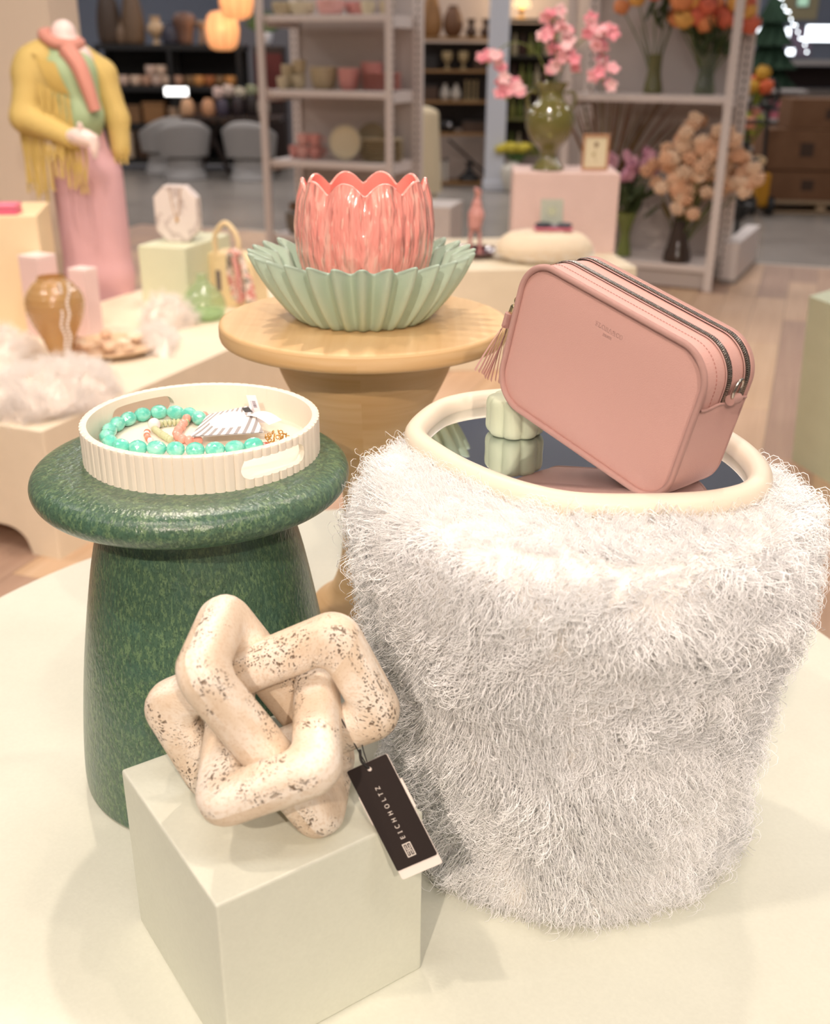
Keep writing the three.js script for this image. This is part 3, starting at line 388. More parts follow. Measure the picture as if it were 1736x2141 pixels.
// ---------------------------------------------------------------- pink camera bag leaning on the candle
{
  const w = 0.2429, h = 0.162, d = 0.0731, r = 0.036, pinkHex = 0xd0a39a;
  const b = T('shoulder_bag', 'pink leather camera bag with double zip leaning on the mirror top', 'bag', [0.2071, 1.1514, -1.049]); b.rotation.order = 'YXZ'; b.rotation.set(0, -0.8696, -0.2479);
  const per = []; { const q = 14; for (let k = 0; k < 4; k++) { const s = [[1, 1], [-1, 1], [-1, -1], [1, -1]][k]; for (let i = 0; i <= q; i++) { const a = k * PI / 2 + i / q * PI / 2; per.push([s[0] * (w / 2 - r) + r * cos(a), s[1] * (h / 2 - r) + r * sin(a), cos(a), sin(a)]); } const s2 = [[-1, 1], [-1, -1], [1, -1], [1, 1]][k], a = (k + 1) * PI / 2, e = per[per.length - 1], f = [s2[0] * (w / 2 - r) + r * cos(a), s2[1] * (h / 2 - r) + r * sin(a)]; for (let i = 1; i < 12; i++) per.push([lerp(e[0], f[0], i / 12), lerp(e[1], f[1], i / 12), cos(a), sin(a)]); } }
  per.push(per[0]); const n = per.length - 1, cum = [0]; for (let i = 1; i <= n; i++) cum.push(cum[i - 1] + hypot(per[i][0] - per[i - 1][0], per[i][1] - per[i - 1][1])); const LEN = cum[n];
  const at = (s) => { s = ((s % LEN) + LEN) % LEN; let i = 1; while (cum[i] < s) i++; const t = (s - cum[i - 1]) / (cum[i] - cum[i - 1]), a = per[i - 1], c = per[i]; return a.map((q, k) => lerp(q, c[k], t)); };
  const skin = leather(pinkHex, 18), band = (z0, z1, off, s0, s1, N, bul = 0) => param((u, v) => { const s = lerp(s0, s1, u), p = at(s), o = off + bul * sin(PI * v); return [p[0] + p[2] * o, p[1] + p[3] * o, lerp(z0, z1, v), s, lerp(z0, z1, v)]; }, N, 8);
  P('gusset', band(-d / 2, d / 2, 0, 0, LEN, n * 2, 0.0012), leather(pinkHex, 18), b);
  // front panel: puffed, with the blind stamped lettering in its relief
  const cv = document.createElement('canvas'); cv.width = 1536; cv.height = 1024; const c = cv.getContext('2d'); c.fillStyle = '#000'; c.fillRect(0, 0, 1536, 1024); c.fillStyle = '#fff'; c.textAlign = 'center'; c.textBaseline = 'middle'; const X = (x) => (x / w + 0.5) * 1536, Y = (y) => (0.5 - y / h) * 1024; c.font = 'bold 40px serif'; c.fillText('FLORA&CO', X(0.002), Y(0.0545)); c.font = 'bold 24px serif'; c.fillText('PARIS', X(0.002), Y(0.0483));
  const im = c.getImageData(0, 0, 1536, 1024).data, lb = leatherBump.image.data, face = tex(1536, 1024, (u, v) => { const i = Math.round(u * 1536), j = 1023 - Math.round(v * 1024), k = (clamp(j, 0, 1023) * 1536 + i) * 4; const lx = floor(u * w * 18 * 512) & 511, ly = floor(v * h * 18 * 512) & 511; return 0.55 + 0.13 * (lb[(ly * 512 + lx) * 4] / 255 - 0.5) - 0.45 * im[k] / 255; }, false);
  const puff = (sgn, mat, name, label) => { const g = param((u, v) => { const p = at(u * LEN), s = v, x = p[0] * s, y = p[1] * s; return [x, y, sgn * (d / 2 + 0.0035 * (1 - s ** 5) - 0.0015), x / w + 0.5, y / h + 0.5]; }, n, 16); return P(name, sgn < 0 ? flip(g) : g, mat, b, label); };
  puff(1, M(pinkHex, 0.52, { bumpMap: face, bumpScale: 0.0016, side: THREE.DoubleSide }), 'front_panel', 'grained front with blind stamped lettering'); puff(-1, leather(pinkHex, 2.4), 'back_panel');
  const loop = (z, off, rad, mat, name) => { const pts = []; for (let i = 0; i < n; i += 1) pts.push(V(per[i][0] + per[i][2] * off, per[i][1] + per[i][3] * off, z)); return P(name, new THREE.TubeGeometry(new THREE.CatmullRomCurve3(pts, true), 220, rad, 10, true), mat, b); };
  loop(d / 2 + 0.0004, 0.0003, 0.0033, skin, 'piping'); loop(-d / 2 - 0.0004, 0.0003, 0.0033, skin, 'piping');
  // perimeter marks: s = 0 at right end of right side going up and over the top to the left
  const sOf = (x, y) => { let bi = 0, bd = 9; for (let i = 0; i < n; i++) { const q = hypot(per[i][0] - x, per[i][1] - y); if (q < bd) { bd = q; bi = i; } } return cum[bi]; };
  const sR = sOf(w / 2, 0.028) , sL = sOf(-w / 2, 0.028), s0 = sR > LEN / 2 ? sR - LEN : sR, s1 = sL;
  const metal = M(0xb9b2a8, 0.25, { metalness: 1 }), dark = M(0x4a3f3b, 0.6), tooth = new RoundedBoxGeometry(0.0012, 0.0018, 0.0034, 1, 0.0003);
  for (const zz of [0.0005, -0.0285]) {
    const z = P('zipper', band(zz - 0.0046, zz + 0.0046, 0.0016, s0, s1, 120), dark, b, 'metal toothed zip');
    const k = floor((s1 - s0) / 0.0019), im2 = shade(new THREE.InstancedMesh(tooth, metal, k * 2)); im2.name = 'teeth'; im2.userData.kind = 'stuff'; const m4 = new THREE.Matrix4();
    for (let i = 0; i < k * 2; i++) { const p = at(s0 + (i / 2 + 0.25) * 0.0019), N = V(p[2], p[3], 0), Tn = V(-p[3], p[2], 0); m4.makeBasis(Tn, N, V(0, 0, 1)).setPosition(p[0] + p[2] * 0.0024, p[1] + p[3] * 0.0024, zz + (i % 2 ? 0.0013 : -0.0013)); im2.setMatrixAt(i, m4); } z.add(im2);
    P('zip_binding', join(band(zz + 0.0042, zz + 0.0062, 0.0024, s0, s1, 120), band(zz - 0.0062, zz - 0.0042, 0.0024, s0, s1, 120)), skin, z);
  }
  { const st = new RoundedBoxGeometry(0.0026, 0.0005, 0.0006, 1, 0.0002), k = floor((s1 - s0) / 0.0038), im3 = shade(new THREE.InstancedMesh(st, M(0xb0746a, 0.6), k)); im3.name = 'stitching'; im3.userData.kind = 'stuff'; const m4 = new THREE.Matrix4(); for (let i = 0; i < k; i++) { const p = at(s0 + i * 0.0038); m4.makeBasis(V(-p[3], p[2], 0), V(p[2], p[3], 0), V(0, 0, 1)).setPosition(p[0] + p[2] * 0.0013, p[1] + p[3] * 0.0013, 0.0195); im3.setMatrixAt(i, m4); } b.add(im3); }
  const side = M(0xd0a39a, 0.52, { bumpMap: rep(leatherBump, 18), bumpScale: 0.00022, side: THREE.DoubleSide });
  P('side_panel', band(-d / 2, d / 2, 0.0028, s1, s0 + LEN, 160, 0.001), side, b, 'lower leather band round the base');
  const seam = (s) => { const p = at(s); const q = []; for (let i = 0; i <= 8; i++) { const z = lerp(-d / 2, d / 2, i / 8); q.push(V(p[0] + p[2] * 0.0036, p[1] + p[3] * 0.0036 + 0.0012 * sin(i * 1.6), z)); } return tube(q, 0.0015, false, 30, 8); };
  P('seam', join(seam(s0), seam(s1)), skin, b);
  // ring on the right side
  { const x = w / 2 + 0.0045, y = 0.037, z = -0.0075; const st = []; for (let i = 0; i < 24; i++) { const a = i / 24 * 2 * PI; st.push(V(x + 0.0035 + 0.0015 * cos(a), y + 0.009 + 0.0105 * sin(a) * (abs(sin(a)) ** 0.1), z + 0.0078 * cos(a))); } P('strap_ring', tube(st, 0.0017, true, 60, 10), M(0xc9c2b6, 0.15, { metalness: 1 }), b, 'silver ring for the strap'); P('ring_loop', rod([x + 0.0035, y - 0.001, z - 0.0068], [x + 0.0035, y - 0.001, z + 0.0068], 0.0052, 16), skin, b); }
  // puller and tassel on the left side
  const tx = (p) => V(...p); const pull = P('zip_puller', join(tube([[-0.1235, 0.043, 0.001], [-0.130, 0.035, 0.008], [-0.1365, 0.0275, 0.014]], 0.0026, false, 10, 8), new THREE.TorusGeometry(0.0042, 0.0012, 8, 20).translate(-0.139, 0.0205, 0.0175), new RoundedBoxGeometry(0.006, 0.0115, 0.006, 2, 0.0015).rotateZ(-0.15).translate(-0.141, 0.0105, 0.0205)), M(0xd9c8a4, 0.18, { metalness: 1 }), b, 'shiny metal zip pull');
  const ts = P('tassel', new THREE.CylinderGeometry(0.0042, 0.0052, 0.016, 12).translate(-0.1425, -0.002, 0.0235), skin, b, 'fringed leather tassel');
  for (let i = 0; i < 9; i++) { const f = i / 8, bx0 = -0.1425 + rr(-0.002, 0.002), bz = 0.0235 + lerp(0.003, -0.003, f), ex = lerp(-0.150, -0.131, f), ey = lerp(-0.064, -0.0735, f) + rr(-0.002, 0.002), ez = lerp(0.049, 0.029, f); const g = param((u, v) => { const q = v; return [lerp(bx0, ex, q) + (u - 0.5) * 0.0034 * (0.8 + 0.7 * q), lerp(-0.006, ey, q), lerp(bz, ez, q) + (u - 0.5) * 0.003 + 0.002 * sin(q * 3 + i)]; }, 1, 8); P('fringe', g, M(0xd0a39a, 0.55, { side: THREE.DoubleSide }), ts); }
}
// ---------------------------------------------------------------- long low platform on the left and its display
const PA = 0.417, ua = [0.38, -0.925], va = [-0.925, -0.38], CA = [-1.107, -2.943];
const onA = (s, t) => [CA[0] + ua[0] * s + va[0] * t, CA[1] + ua[1] * s + va[1] * t];
{
  const Wd = 0.96, L = 2.25, s = new THREE.Shape(); s.moveTo(-Wd / 2, 0); s.lineTo(-Wd / 2 + 0.1, 0); s.lineTo(-Wd / 2 + 0.115, 0.045); s.quadraticCurveTo(-Wd / 2 + 0.14, 0.085, -Wd / 2 + 0.2, 0.088); s.lineTo(Wd / 2 - 0.2, 0.088); s.quadraticCurveTo(Wd / 2 - 0.14, 0.085, Wd / 2 - 0.115, 0.045); s.lineTo(Wd / 2 - 0.1, 0); s.lineTo(Wd / 2, 0); s.lineTo(Wd / 2, PA); s.lineTo(-Wd / 2, PA); s.closePath();
  const c = onA(L / 2, Wd / 2), t = T('display_platform', 'long low cream platform carrying the fluffy rug and the amber vase', 'platform', [c[0], 0, c[1]], Math.atan2(0.925, 0.38)), m = painted(0xf1e3cb, 601, 0.6);
  P('body', boxUV(new THREE.ExtrudeGeometry(s, { depth: L - 0.008, bevelEnabled: true, bevelSize: 0.004, bevelThickness: 0.004, bevelSegments: 2 }).translate(0, 0, -L / 2 + 0.004).rotateY(PI / 2), 1), m, t);
  P('ledge', bx(0.34, 0.02, 0.012, -L / 2 + 0.28, 0.1, Wd / 2 + 0.008, 0.003), m, t);
}
const tag2 = (o, l) => { o.userData.label = l; return o; };
O('display_box', boxUV(bx(0.5, 0.452, 0.42, -0.25, 0, -0.21, 0.004)), painted(0xf3dcb4, 611), 'tall cream box at the left edge with a pink case on top', 'box', [-1.475, PA, -4.19], 0.2);
{ const t = T('jewellery_case', 'hot pink case lying on the tall cream box', 'case', [-1.605, 0.869, -4.235], 0.1); P('base', bx(0.1, 0.02, 0.09, 0, 0, 0, 0.006), M(0xe8688a, 0.4), t); P('lid', bx(0.102, 0.02, 0.092, 0, 0.021, 0, 0.008), M(0xf0809c, 0.35), t, 'pink lid'); }
O('display_box', boxUV(bx(0.224, 0.281, 0.42, 0, 0, 0, 0.004)), painted(0xd9dcbf, 621), 'pale green box carrying the marble tile behind the platform fluff', 'box', [-1.02, PA, -4.72], -0.3);
{ // marble tile with a thin gold necklace
  const t = T('marble_stand', 'rounded marble display block with a fine gold necklace on the green box', 'display block', [-1.03, 0.6985, -4.66], -0.12), s = new THREE.Shape(), w = 0.088, h = 0.222, c = 0.045; s.moveTo(-w + c, 0); s.lineTo(w - c, 0); s.lineTo(w, c); s.lineTo(w, h - c); s.lineTo(w - c, h); s.lineTo(-w + c, h); s.lineTo(-w, h - c); s.lineTo(-w, c); s.closePath();
  P('slab', boxUV(new THREE.ExtrudeGeometry(s, { depth: 0.05, bevelEnabled: true, bevelSize: 0.006, bevelThickness: 0.006, bevelSegments: 3 }).translate(0, 0.007, -0.03), 3), M(0xffffff, 0.3, { map: marbleTex }), t);
  P('necklace', join(tube([[-0.02, 0.228, 0.028], [-0.012, 0.16, 0.028], [0.004, 0.1, 0.0285], [0.02, 0.16, 0.028], [0.03, 0.225, 0.028]], 0.0014, false, 30, 5), new THREE.SphereGeometry(0.007, 10, 8).translate(0.004, 0.094, 0.029)), M(0xcfa04a, 0.3, { metalness: 1 }), t, 'fine gold chain with a drop');
}
for (const [x, z, h, w, ry, l] of [[-1.47, -4.12, 0.315, 0.105, -0.5, 'tall pale pink carton behind the amber vase, left one'], [-1.3, -4.12, 0.265, 0.082, -0.45, 'slim pale pink carton just right of the amber vase']]) { const t = T('perfume_carton', l, 'carton', [x, PA, z], ry, 'pale pink cartons'); P('carton', bx(w, h, w * 0.9, 0, 0, 0, 0.002), M(0xf1d3cf, 0.5), t); P('lid_flap', bx(w * 1.005, 0.012, w * 0.905, 0, h - 0.011, 0, 0.002), M(0xf6e0dc, 0.45), t); P('print', new THREE.PlaneGeometry(w * 0.35, 0.016).translate(0, h * 0.55, w * 0.451), M(0xb9a49c, 0.5), t); }
{ // amber ribbed glass vase with a string of pearls
  const pf = []; const base = smoothProfile([[0.03, 0], [0.036, 0.004], [0.055, 0.06], [0.088, 0.13], [0.102, 0.185], [0.096, 0.225], [0.07, 0.262], [0.05, 0.28], [0.047, 0.29]], 110); base.forEach(([r, y], i) => pf.push([r + 0.0022 * abs(sin(y * 150)), y]));
  const t = T('amber_vase', 'amber ribbed glass vase standing in the white fluff', 'vase', [-1.3, PA + 0.012, -3.76]), amber = M(0xd9b57c, 0.12, { transmission: 0.45, thickness: 0, clearcoat: 0.6, side: THREE.DoubleSide });
  P('glass', lathe(pf, 64), amber, t); P('foot', new THREE.CylinderGeometry(0.031, 0.031, 0.006, 32).translate(0, 0.003, 0), amber, t);
  const p = T('pearl_necklace', 'string of small pearls hanging over the amber vase', 'necklace', [-1.255, PA + 0.012, -3.68]); const g = new THREE.SphereGeometry(0.0062, 10, 8), pm = M(0xf2e6dc, 0.25, { clearcoat: 1 }); let k = 0;
  for (const [x0, x1] of [[0.0, 0.012], [0.032, 0.022]]) for (let i = 0; i < 22; i++) { const f = i / 21, o = P('pearl', g, pm, p); o.position.set(lerp(x0, x1, f) + 0.004 * sin(i), lerp(0.272, 0.008, f), lerp(-0.005, 0.03, sin(f * PI / 2)) - 0.018 + 0.03 * (0.5 - abs(f - 0.45))); k++; }
}
// fluffy white throw, dish with petals
const fluffMat = M(0xfff8f2, 1);
function fluff(name, label, p, rx, ry, rz, count, s0, s1, turn = 0) {
  const t = T(name, label, 'throw', p, turn); const wob = (a, b) => 1 + 0.12 * sin(a * 3 + b * 2) + 0.08 * sin(a * 5 - b * 3);
  const sp = (a, b) => V(rx * cos(a) * sin(b) * wob(a, b), ry * cos(b) * wob(a + 1, b), rz * sin(a) * sin(b) * wob(a, b));
  P('core', flip(param((u, v) => { const q = sp(u * 2 * PI, v * PI * 0.52 + 0.001); return [q.x * 0.95, max(0.001, q.y * 0.95), q.z * 0.95]; }, 40, 16, true)), M(0xfbeee2, 0.95), t);
  fur('pile', t, count, fluffMat, () => { const a = rnd() * 2 * PI, b = Math.acos(1 - rnd() * 0.98), q = sp(a, b), n = V(q.x / rx / rx, q.y / ry / ry, q.z / rz / rz).normalize(); return { p: q.multiplyScalar(0.96), n, c: V(rr(-1, 1), rr(-0.4, 0.4), rr(-1, 1)), s: rr(s0, s1), l: rr(1, 1.8) }; });
}
fluff('feather_throw', 'white fluffy throw along the front of the cream platform', [-1.2, PA, -3.26], 0.28, 0.085, 0.2, 2000, 0.035, 0.065, 1.2);
fluff('feather_throw', 'white fluffy throw bunched left of the amber vase', [-1.53, PA, -3.72], 0.14, 0.09, 0.24, 1000, 0.035, 0.06, 0.4);
fluff('feather_throw', 'white fluffy puff in front of the pale green box', [-1.02, PA, -4.27], 0.1, 0.11, 0.1, 700, 0.03, 0.055);
fluff('feather_throw', 'low white fluffy strip right of the beige petal dish', [-0.99, PA, -3.97], 0.06, 0.05, 0.2, 600, 0.03, 0.05, 0.3);
{ const t = T('petal_dish', 'round beige dish with dried petals beside the amber vase', 'dish', [-1.14, PA + 0.012, -3.86]); P('plate', lathe(smoothProfile([[0, 0], [0.13, 0.002], [0.17, 0.012], [0.178, 0.02], [0.17, 0.019], [0.13, 0.008], [0, 0.006]], 40), 48), M(0xdcbd9a, 0.6), t); for (let i = 0; i < 14; i++) { const g = new THREE.SphereGeometry(1, 10, 6).scale(rr(0.02, 0.035), rr(0.008, 0.014), rr(0.016, 0.028)), o = P('petal', g, M([0xe3c3a4, 0xd9b294, 0xf0dcc2][i % 3], 0.7), t), a = rr(0, 6.28), r = rr(0.02, 0.13); o.position.set(cos(a) * r, 0.022 + rr(0, 0.012), sin(a) * r); o.rotation.set(rr(-0.4, 0.4), rr(0, 3), rr(-0.4, 0.4)); } }
{ // green glass bottle vase
  const t = T('glass_vase', 'squat pale green glass vase in front of the cream handbag', 'vase', [-0.895, PA, -4.4]), g = M(0xe4f3dc, 0.06, { transmission: 0.85, thickness: 0, side: THREE.DoubleSide });
  P('glass', lathe(smoothProfile([[0.001, 0.004], [0.06, 0.002], [0.085, 0.02], [0.095, 0.055], [0.082, 0.1], [0.055, 0.135], [0.03, 0.16], [0.022, 0.178], [0.027, 0.192]], 50), 48), g, t); P('base', lathe([[0, 0.006], [0.07, 0.008], [0.082, 0.03], [0.08, 0.04], [0.001, 0.036]], 40), M(0xd6ebc8, 0.1, { transmission: 0.5, thickness: 0 }), t, 'thick glass base');
}
{ // cream handbag with floral scarf
  const t = T('handbag', 'cream handbag with a pink floral scarf at the end of the cream platform', 'handbag', [-0.8, PA, -4.68], -0.5), m = leather(0xe6cfa4, 6);
  const s = new THREE.Shape(); s.moveTo(-0.13, 0); s.lineTo(0.13, 0); s.lineTo(0.115, 0.19); s.quadraticCurveTo(0.1, 0.215, 0.06, 0.215); s.lineTo(-0.06, 0.215); s.quadraticCurveTo(-0.1, 0.215, -0.115, 0.19); s.closePath();
  P('body', new THREE.ExtrudeGeometry(s, { depth: 0.08, bevelEnabled: true, bevelSize: 0.012, bevelThickness: 0.015, bevelSegments: 4 }).translate(0, 0.012, -0.04), m, t);
  P('handle', tube([[-0.06, 0.21, 0.05], [-0.055, 0.31, 0.055], [0, 0.365, 0.05], [0.055, 0.31, 0.045], [0.06, 0.21, 0.05]], 0.011, false, 40, 8), m, t); P('clasp', bx(0.022, 0.09, 0.008, -0.05, 0.07, 0.06, 0.003), M(0x8d8594, 0.25, { metalness: 0.8 }), t, 'metal clasp plate');
  const scarf = tex(256, 256, (u, v) => { const f = fbm(u, v, 9, 9, 3, 651); return f > 0.58 ? hex(0xcf8a80) : f < 0.38 ? hex(0x8a8478) : hex(0xead8cc); }); const sm = M(0xffffff, 0.75, { map: scarf, side: THREE.DoubleSide }); P('scarf', join(param((u, v) => { const y = 0.24 - v * 0.2, w = 0.06 + 0.05 * v; return [0.05 + (u - 0.5) * w * 1.4 + 0.05 * v, y + 0.006 * sin(u * 18), 0.062 + 0.014 * sin(u * 16 + v * 4) + 0.01 * v]; }, 28, 14), new THREE.SphereGeometry(0.03, 14, 10).scale(1.2, 0.8, 0.8).translate(0.05, 0.24, 0.06)), sm, t, 'pink and white floral scarf'); P('scarf_tail', tube([[0.06, 0.23, 0.08], [0.09, 0.14, 0.1], [0.1, 0.04, 0.1]], 0.011, false, 20, 6), M(0xcf9188, 0.75), t, 'twisted pink scarf end');
}
// ---------------------------------------------------------------- headless mannequin
{
  const o = [-1.5, 0, -4.92], t = T('mannequin', 'headless white mannequin in a yellow fringed jacket and pink trousers', 'mannequin', o), q = (x, y, z) => [x - o[0], y, z - o[2]];
  const bone = (a, ra, b, rb) => [...q(...a), ra, ...q(...b), rb], skin = M(0xf3dcd6, 0.4), yel = M(0xcfb46c, 0.75, { bumpMap: rep(paintBump, 4), bumpScale: 0.003 }), trou = M(0xd9acb2, 0.8, { bumpMap: rep(paintBump, 3), bumpScale: 0.003 });
  P('body', blob([bone([-1.5, 1.2, -4.93], 0.09, [-1.51, 1.4, -4.93], 0.11), bone([-1.52, 1.42, -4.93], 0.06, [-1.512, 1.525, -4.92], 0.052), bone([-1.5, 1.0, -4.94], 0.11, [-1.5, 1.2, -4.93], 0.09), bone([-1.5, 1.12, -4.73], 0.03, [-1.42, 1.125, -4.68], 0.03), bone([-1.42, 1.125, -4.68], 0.03, [-1.385, 1.12, -4.66], 0.034)], 0.014, 0.03), skin, t, 'glossy white body with a bare neck stump');
  const hand = []; for (let i = 0; i < 4; i++) hand.push(bone([-1.385 + 0.004 * i, 1.14 - 0.012 * i, -4.655], 0.012, [-1.345 - 0.004 * i, 1.125 - 0.016 * i, -4.64], 0.011), bone([-1.345 - 0.004 * i, 1.125 - 0.016 * i, -4.64], 0.011, [-1.34 - 0.005 * i, 1.095 - 0.016 * i, -4.645], 0.009)); hand.push(bone([-1.4, 1.14, -4.66], 0.013, [-1.405, 1.175, -4.645], 0.01));
  hand.push(bone([-1.41, 1.125, -4.675], 0.026, [-1.38, 1.115, -4.655], 0.028)); P('hand', blob(hand, 0.005, 0.008), skin, t, 'white hand with bent fingers');
  P('blouse', blob([bone([-1.49, 1.16, -4.9], 0.105, [-1.5, 1.36, -4.9], 0.118), bone([-1.515, 1.4, -4.92], 0.07, [-1.54, 1.455, -4.93], 0.066), bone([-1.56, 1.46, -4.9], 0.05, [-1.6, 1.44, -4.9], 0.045), bone([-1.5, 1.18, -4.89], 0.11, [-1.44, 1.2, -4.86], 0.08)], 0.014, 0.03), M(0xa7bd93, 0.6), t, 'sage green satin blouse');
  P('jacket', blob([bone([-1.57, 1.4, -4.95], 0.1, [-1.53, 1.13, -4.98], 0.105), bone([-1.6, 1.42, -4.9], 0.082, [-1.66, 1.36, -4.88], 0.082), bone([-1.645, 1.4, -4.88], 0.078, [-1.69, 1.19, -4.82], 0.06), bone([-1.69, 1.19, -4.82], 0.06, [-1.47, 1.115, -4.72], 0.042), bone([-1.5, 1.42, -5.0], 0.08, [-1.39, 1.36, -5.0], 0.065), bone([-1.39, 1.36, -5.0], 0.062, [-1.335, 1.18, -4.98], 0.05), bone([-1.335, 1.18, -4.98], 0.05, [-1.325, 1.05, -4.95], 0.042), bone([-1.59, 1.35, -4.86], 0.06, [-1.545, 1.16, -4.85], 0.055)], 0.014, 0.025), yel, t, 'butter yellow suede jacket');
  P('lapel', join(param((u, v) => [lerp(-1.6, -1.52, u) + 0.05 * v - o[0], lerp(1.43, 1.3, v) - 0.02 * u, -4.79 + 0.01 * u + 0.01 * sin(v * 3) - o[2]], 6, 10), param((u, v) => [lerp(-1.62, -1.56, u) - o[0], 1.45 - 0.05 * u - 0.012 * v, -4.8 - 0.03 * v - o[2]], 4, 4)), M(0xc9ac60, 0.75, { side: THREE.DoubleSide }), t);
  const strip = (x, y, z, l, w, tw) => param((u, v) => [x + (u - 0.5) * w - o[0] + 0.006 * sin(v * 3 + tw), y - v * l, z + 0.006 * cos(v * 4 + tw) - o[2]], 1, 8), ym = M(0xcbaf64, 0.8, { side: THREE.DoubleSide });
  for (let i = 0; i < 15; i++) P('fringe', strip(lerp(-1.725, -1.62, i / 14), lerp(1.17, 1.13, i / 14), -4.84 + 0.05 * (i / 14), rr(0.24, 0.3), 0.011, i), ym, t);
  for (let i = 0; i < 16; i++) P('fringe', strip(lerp(-1.6, -1.475, i / 15), lerp(1.33, 1.27, i / 15), -4.785 + 0.01 * rnd(), rr(0.2, 0.27), 0.01, i * 2), ym, t);
  for (let i = 0; i < 14; i++) P('fringe', strip(lerp(-1.58, -1.42, i / 13), lerp(1.09, 1.08, i / 13), -4.73 + 0.02 * rnd(), rr(0.12, 0.2), 0.011, i * 3), ym, t);
  for (let i = 0; i < 6; i++) P('fringe', strip(lerp(-1.35, -1.29, i / 5), 1.07, -4.92, rr(0.05, 0.08), 0.01, i * 3), ym, t);
  P('scarf', join(tube([[-1.585, 1.515, -4.88], [-1.53, 1.485, -4.845], [-1.465, 1.475, -4.86], [-1.455, 1.485, -4.94], [-1.52, 1.5, -4.99], [-1.58, 1.52, -4.95]].map((p) => q(...p)), 0.026, true, 40, 10), taper([[-1.48, 1.46, -4.83], [-1.43, 1.4, -4.8], [-1.4, 1.32, -4.79], [-1.375, 1.22, -4.79]].map((p) => q(...p)), 0.04, 0.026, 20, 10)), M(0xcf8f80, 0.85), t, 'dusty pink scarf');
  P('trousers', blob([bone([-1.49, 1.1, -4.93], 0.105, [-1.49, 0.98, -4.93], 0.125), bone([-1.535, 0.95, -4.93], 0.105, [-1.53, 0.5, -4.92], 0.098), bone([-1.53, 0.5, -4.92], 0.098, [-1.525, 0.1, -4.92], 0.09), bone([-1.435, 0.95, -4.95], 0.105, [-1.425, 0.5, -4.95], 0.098), bone([-1.425, 0.5, -4.95], 0.098, [-1.415, 0.1, -4.95], 0.09)], 0.016, 0.03), trou, t, 'pale pink straight trousers');
  P('stand_plate', new THREE.CylinderGeometry(0.16, 0.16, 0.01, 40).translate(0.02, 0.005, 0), M(0xd8d4d0, 0.3), t); P('stand_rod', rod([0.02, 0.005, -0.02], [0.02, 0.2, -0.02], 0.01), M(0xd8d4d0, 0.3), t);
}
// ---------------------------------------------------------------- platform on the right with pink box
const PB = 0.5;
{
  const a = -0.1; O('display_platform', boxUV(bx(1.05, PB, 0.95, 0, 0, 0, 0.005)), painted(0xeadfc6, 701), 'cream square platform below the pink box and the fluffy pillow', 'platform', [0.5, 0, -5.62], 0.13);
  O('display_box', boxUV(bx(0.54, 0.4, 0.42, 0, 0, 0, 0.004)), painted(0xe4c8c0, 711), 'pale pink box carrying the olive glass vase', 'box', [0.775, PB, -5.82], -0.05);
  O('display_box', boxUV(bx(0.28, 0.5, 0.4, 0, 0, 0, 0.004)), painted(0xd5cdc8, 721), 'small white box on the floor behind the tulip vase', 'box', [0.14, 0, -7.6], -0.25);
}
{ // maroon dish with a pink bird
  const t = T('maroon_dish', 'dark maroon lacquered dish left of the fluffy pillow', 'dish', [0.295, PB, -5.5]); P('bowl', lathe(smoothProfile([[0, 0], [0.08, 0.001], [0.11, 0.014], [0.135, 0.034], [0.132, 0.036], [0.105, 0.02], [0.08, 0.009], [0, 0.008]], 40), 48), M(0x4a0d18, 0.12, { clearcoat: 1, clearcoatRoughness: 0.05 }), t);
  const f = T('bird_figurine', 'pink ceramic long legged bird standing in the maroon dish', 'figurine', [0.295, PB + 0.009, -5.49]), pk = M(0xcf9690, 0.35);
  P('body', blob([[0, 0.15, 0, 0.035, 0.005, 0.2, 0, 0.036], [0.005, 0.2, 0, 0.036, 0.006, 0.25, 0.005, 0.02], [0.006, 0.25, 0.005, 0.019, 0.012, 0.31, 0.01, 0.011], [0.012, 0.31, 0.01, 0.012, 0.0, 0.325, 0.03, 0.012]], 0.007, 0.02), pk, f); for (const [x, b] of [[-0.022, 0.006], [0.026, -0.004]]) P('leg', taper([[x * 0.6, 0.15, 0], [x, 0.08, b], [x * 1.1, 0.0, 0]], 0.011, 0.008, 10, 8), pk, f); P('foot', bx(0.03, 0.012, 0.04, -0.024, 0, 0.006, 0.004), pk, f); P('foot', bx(0.03, 0.012, 0.04, 0.029, 0, 0.006, 0.004), pk, f);
}
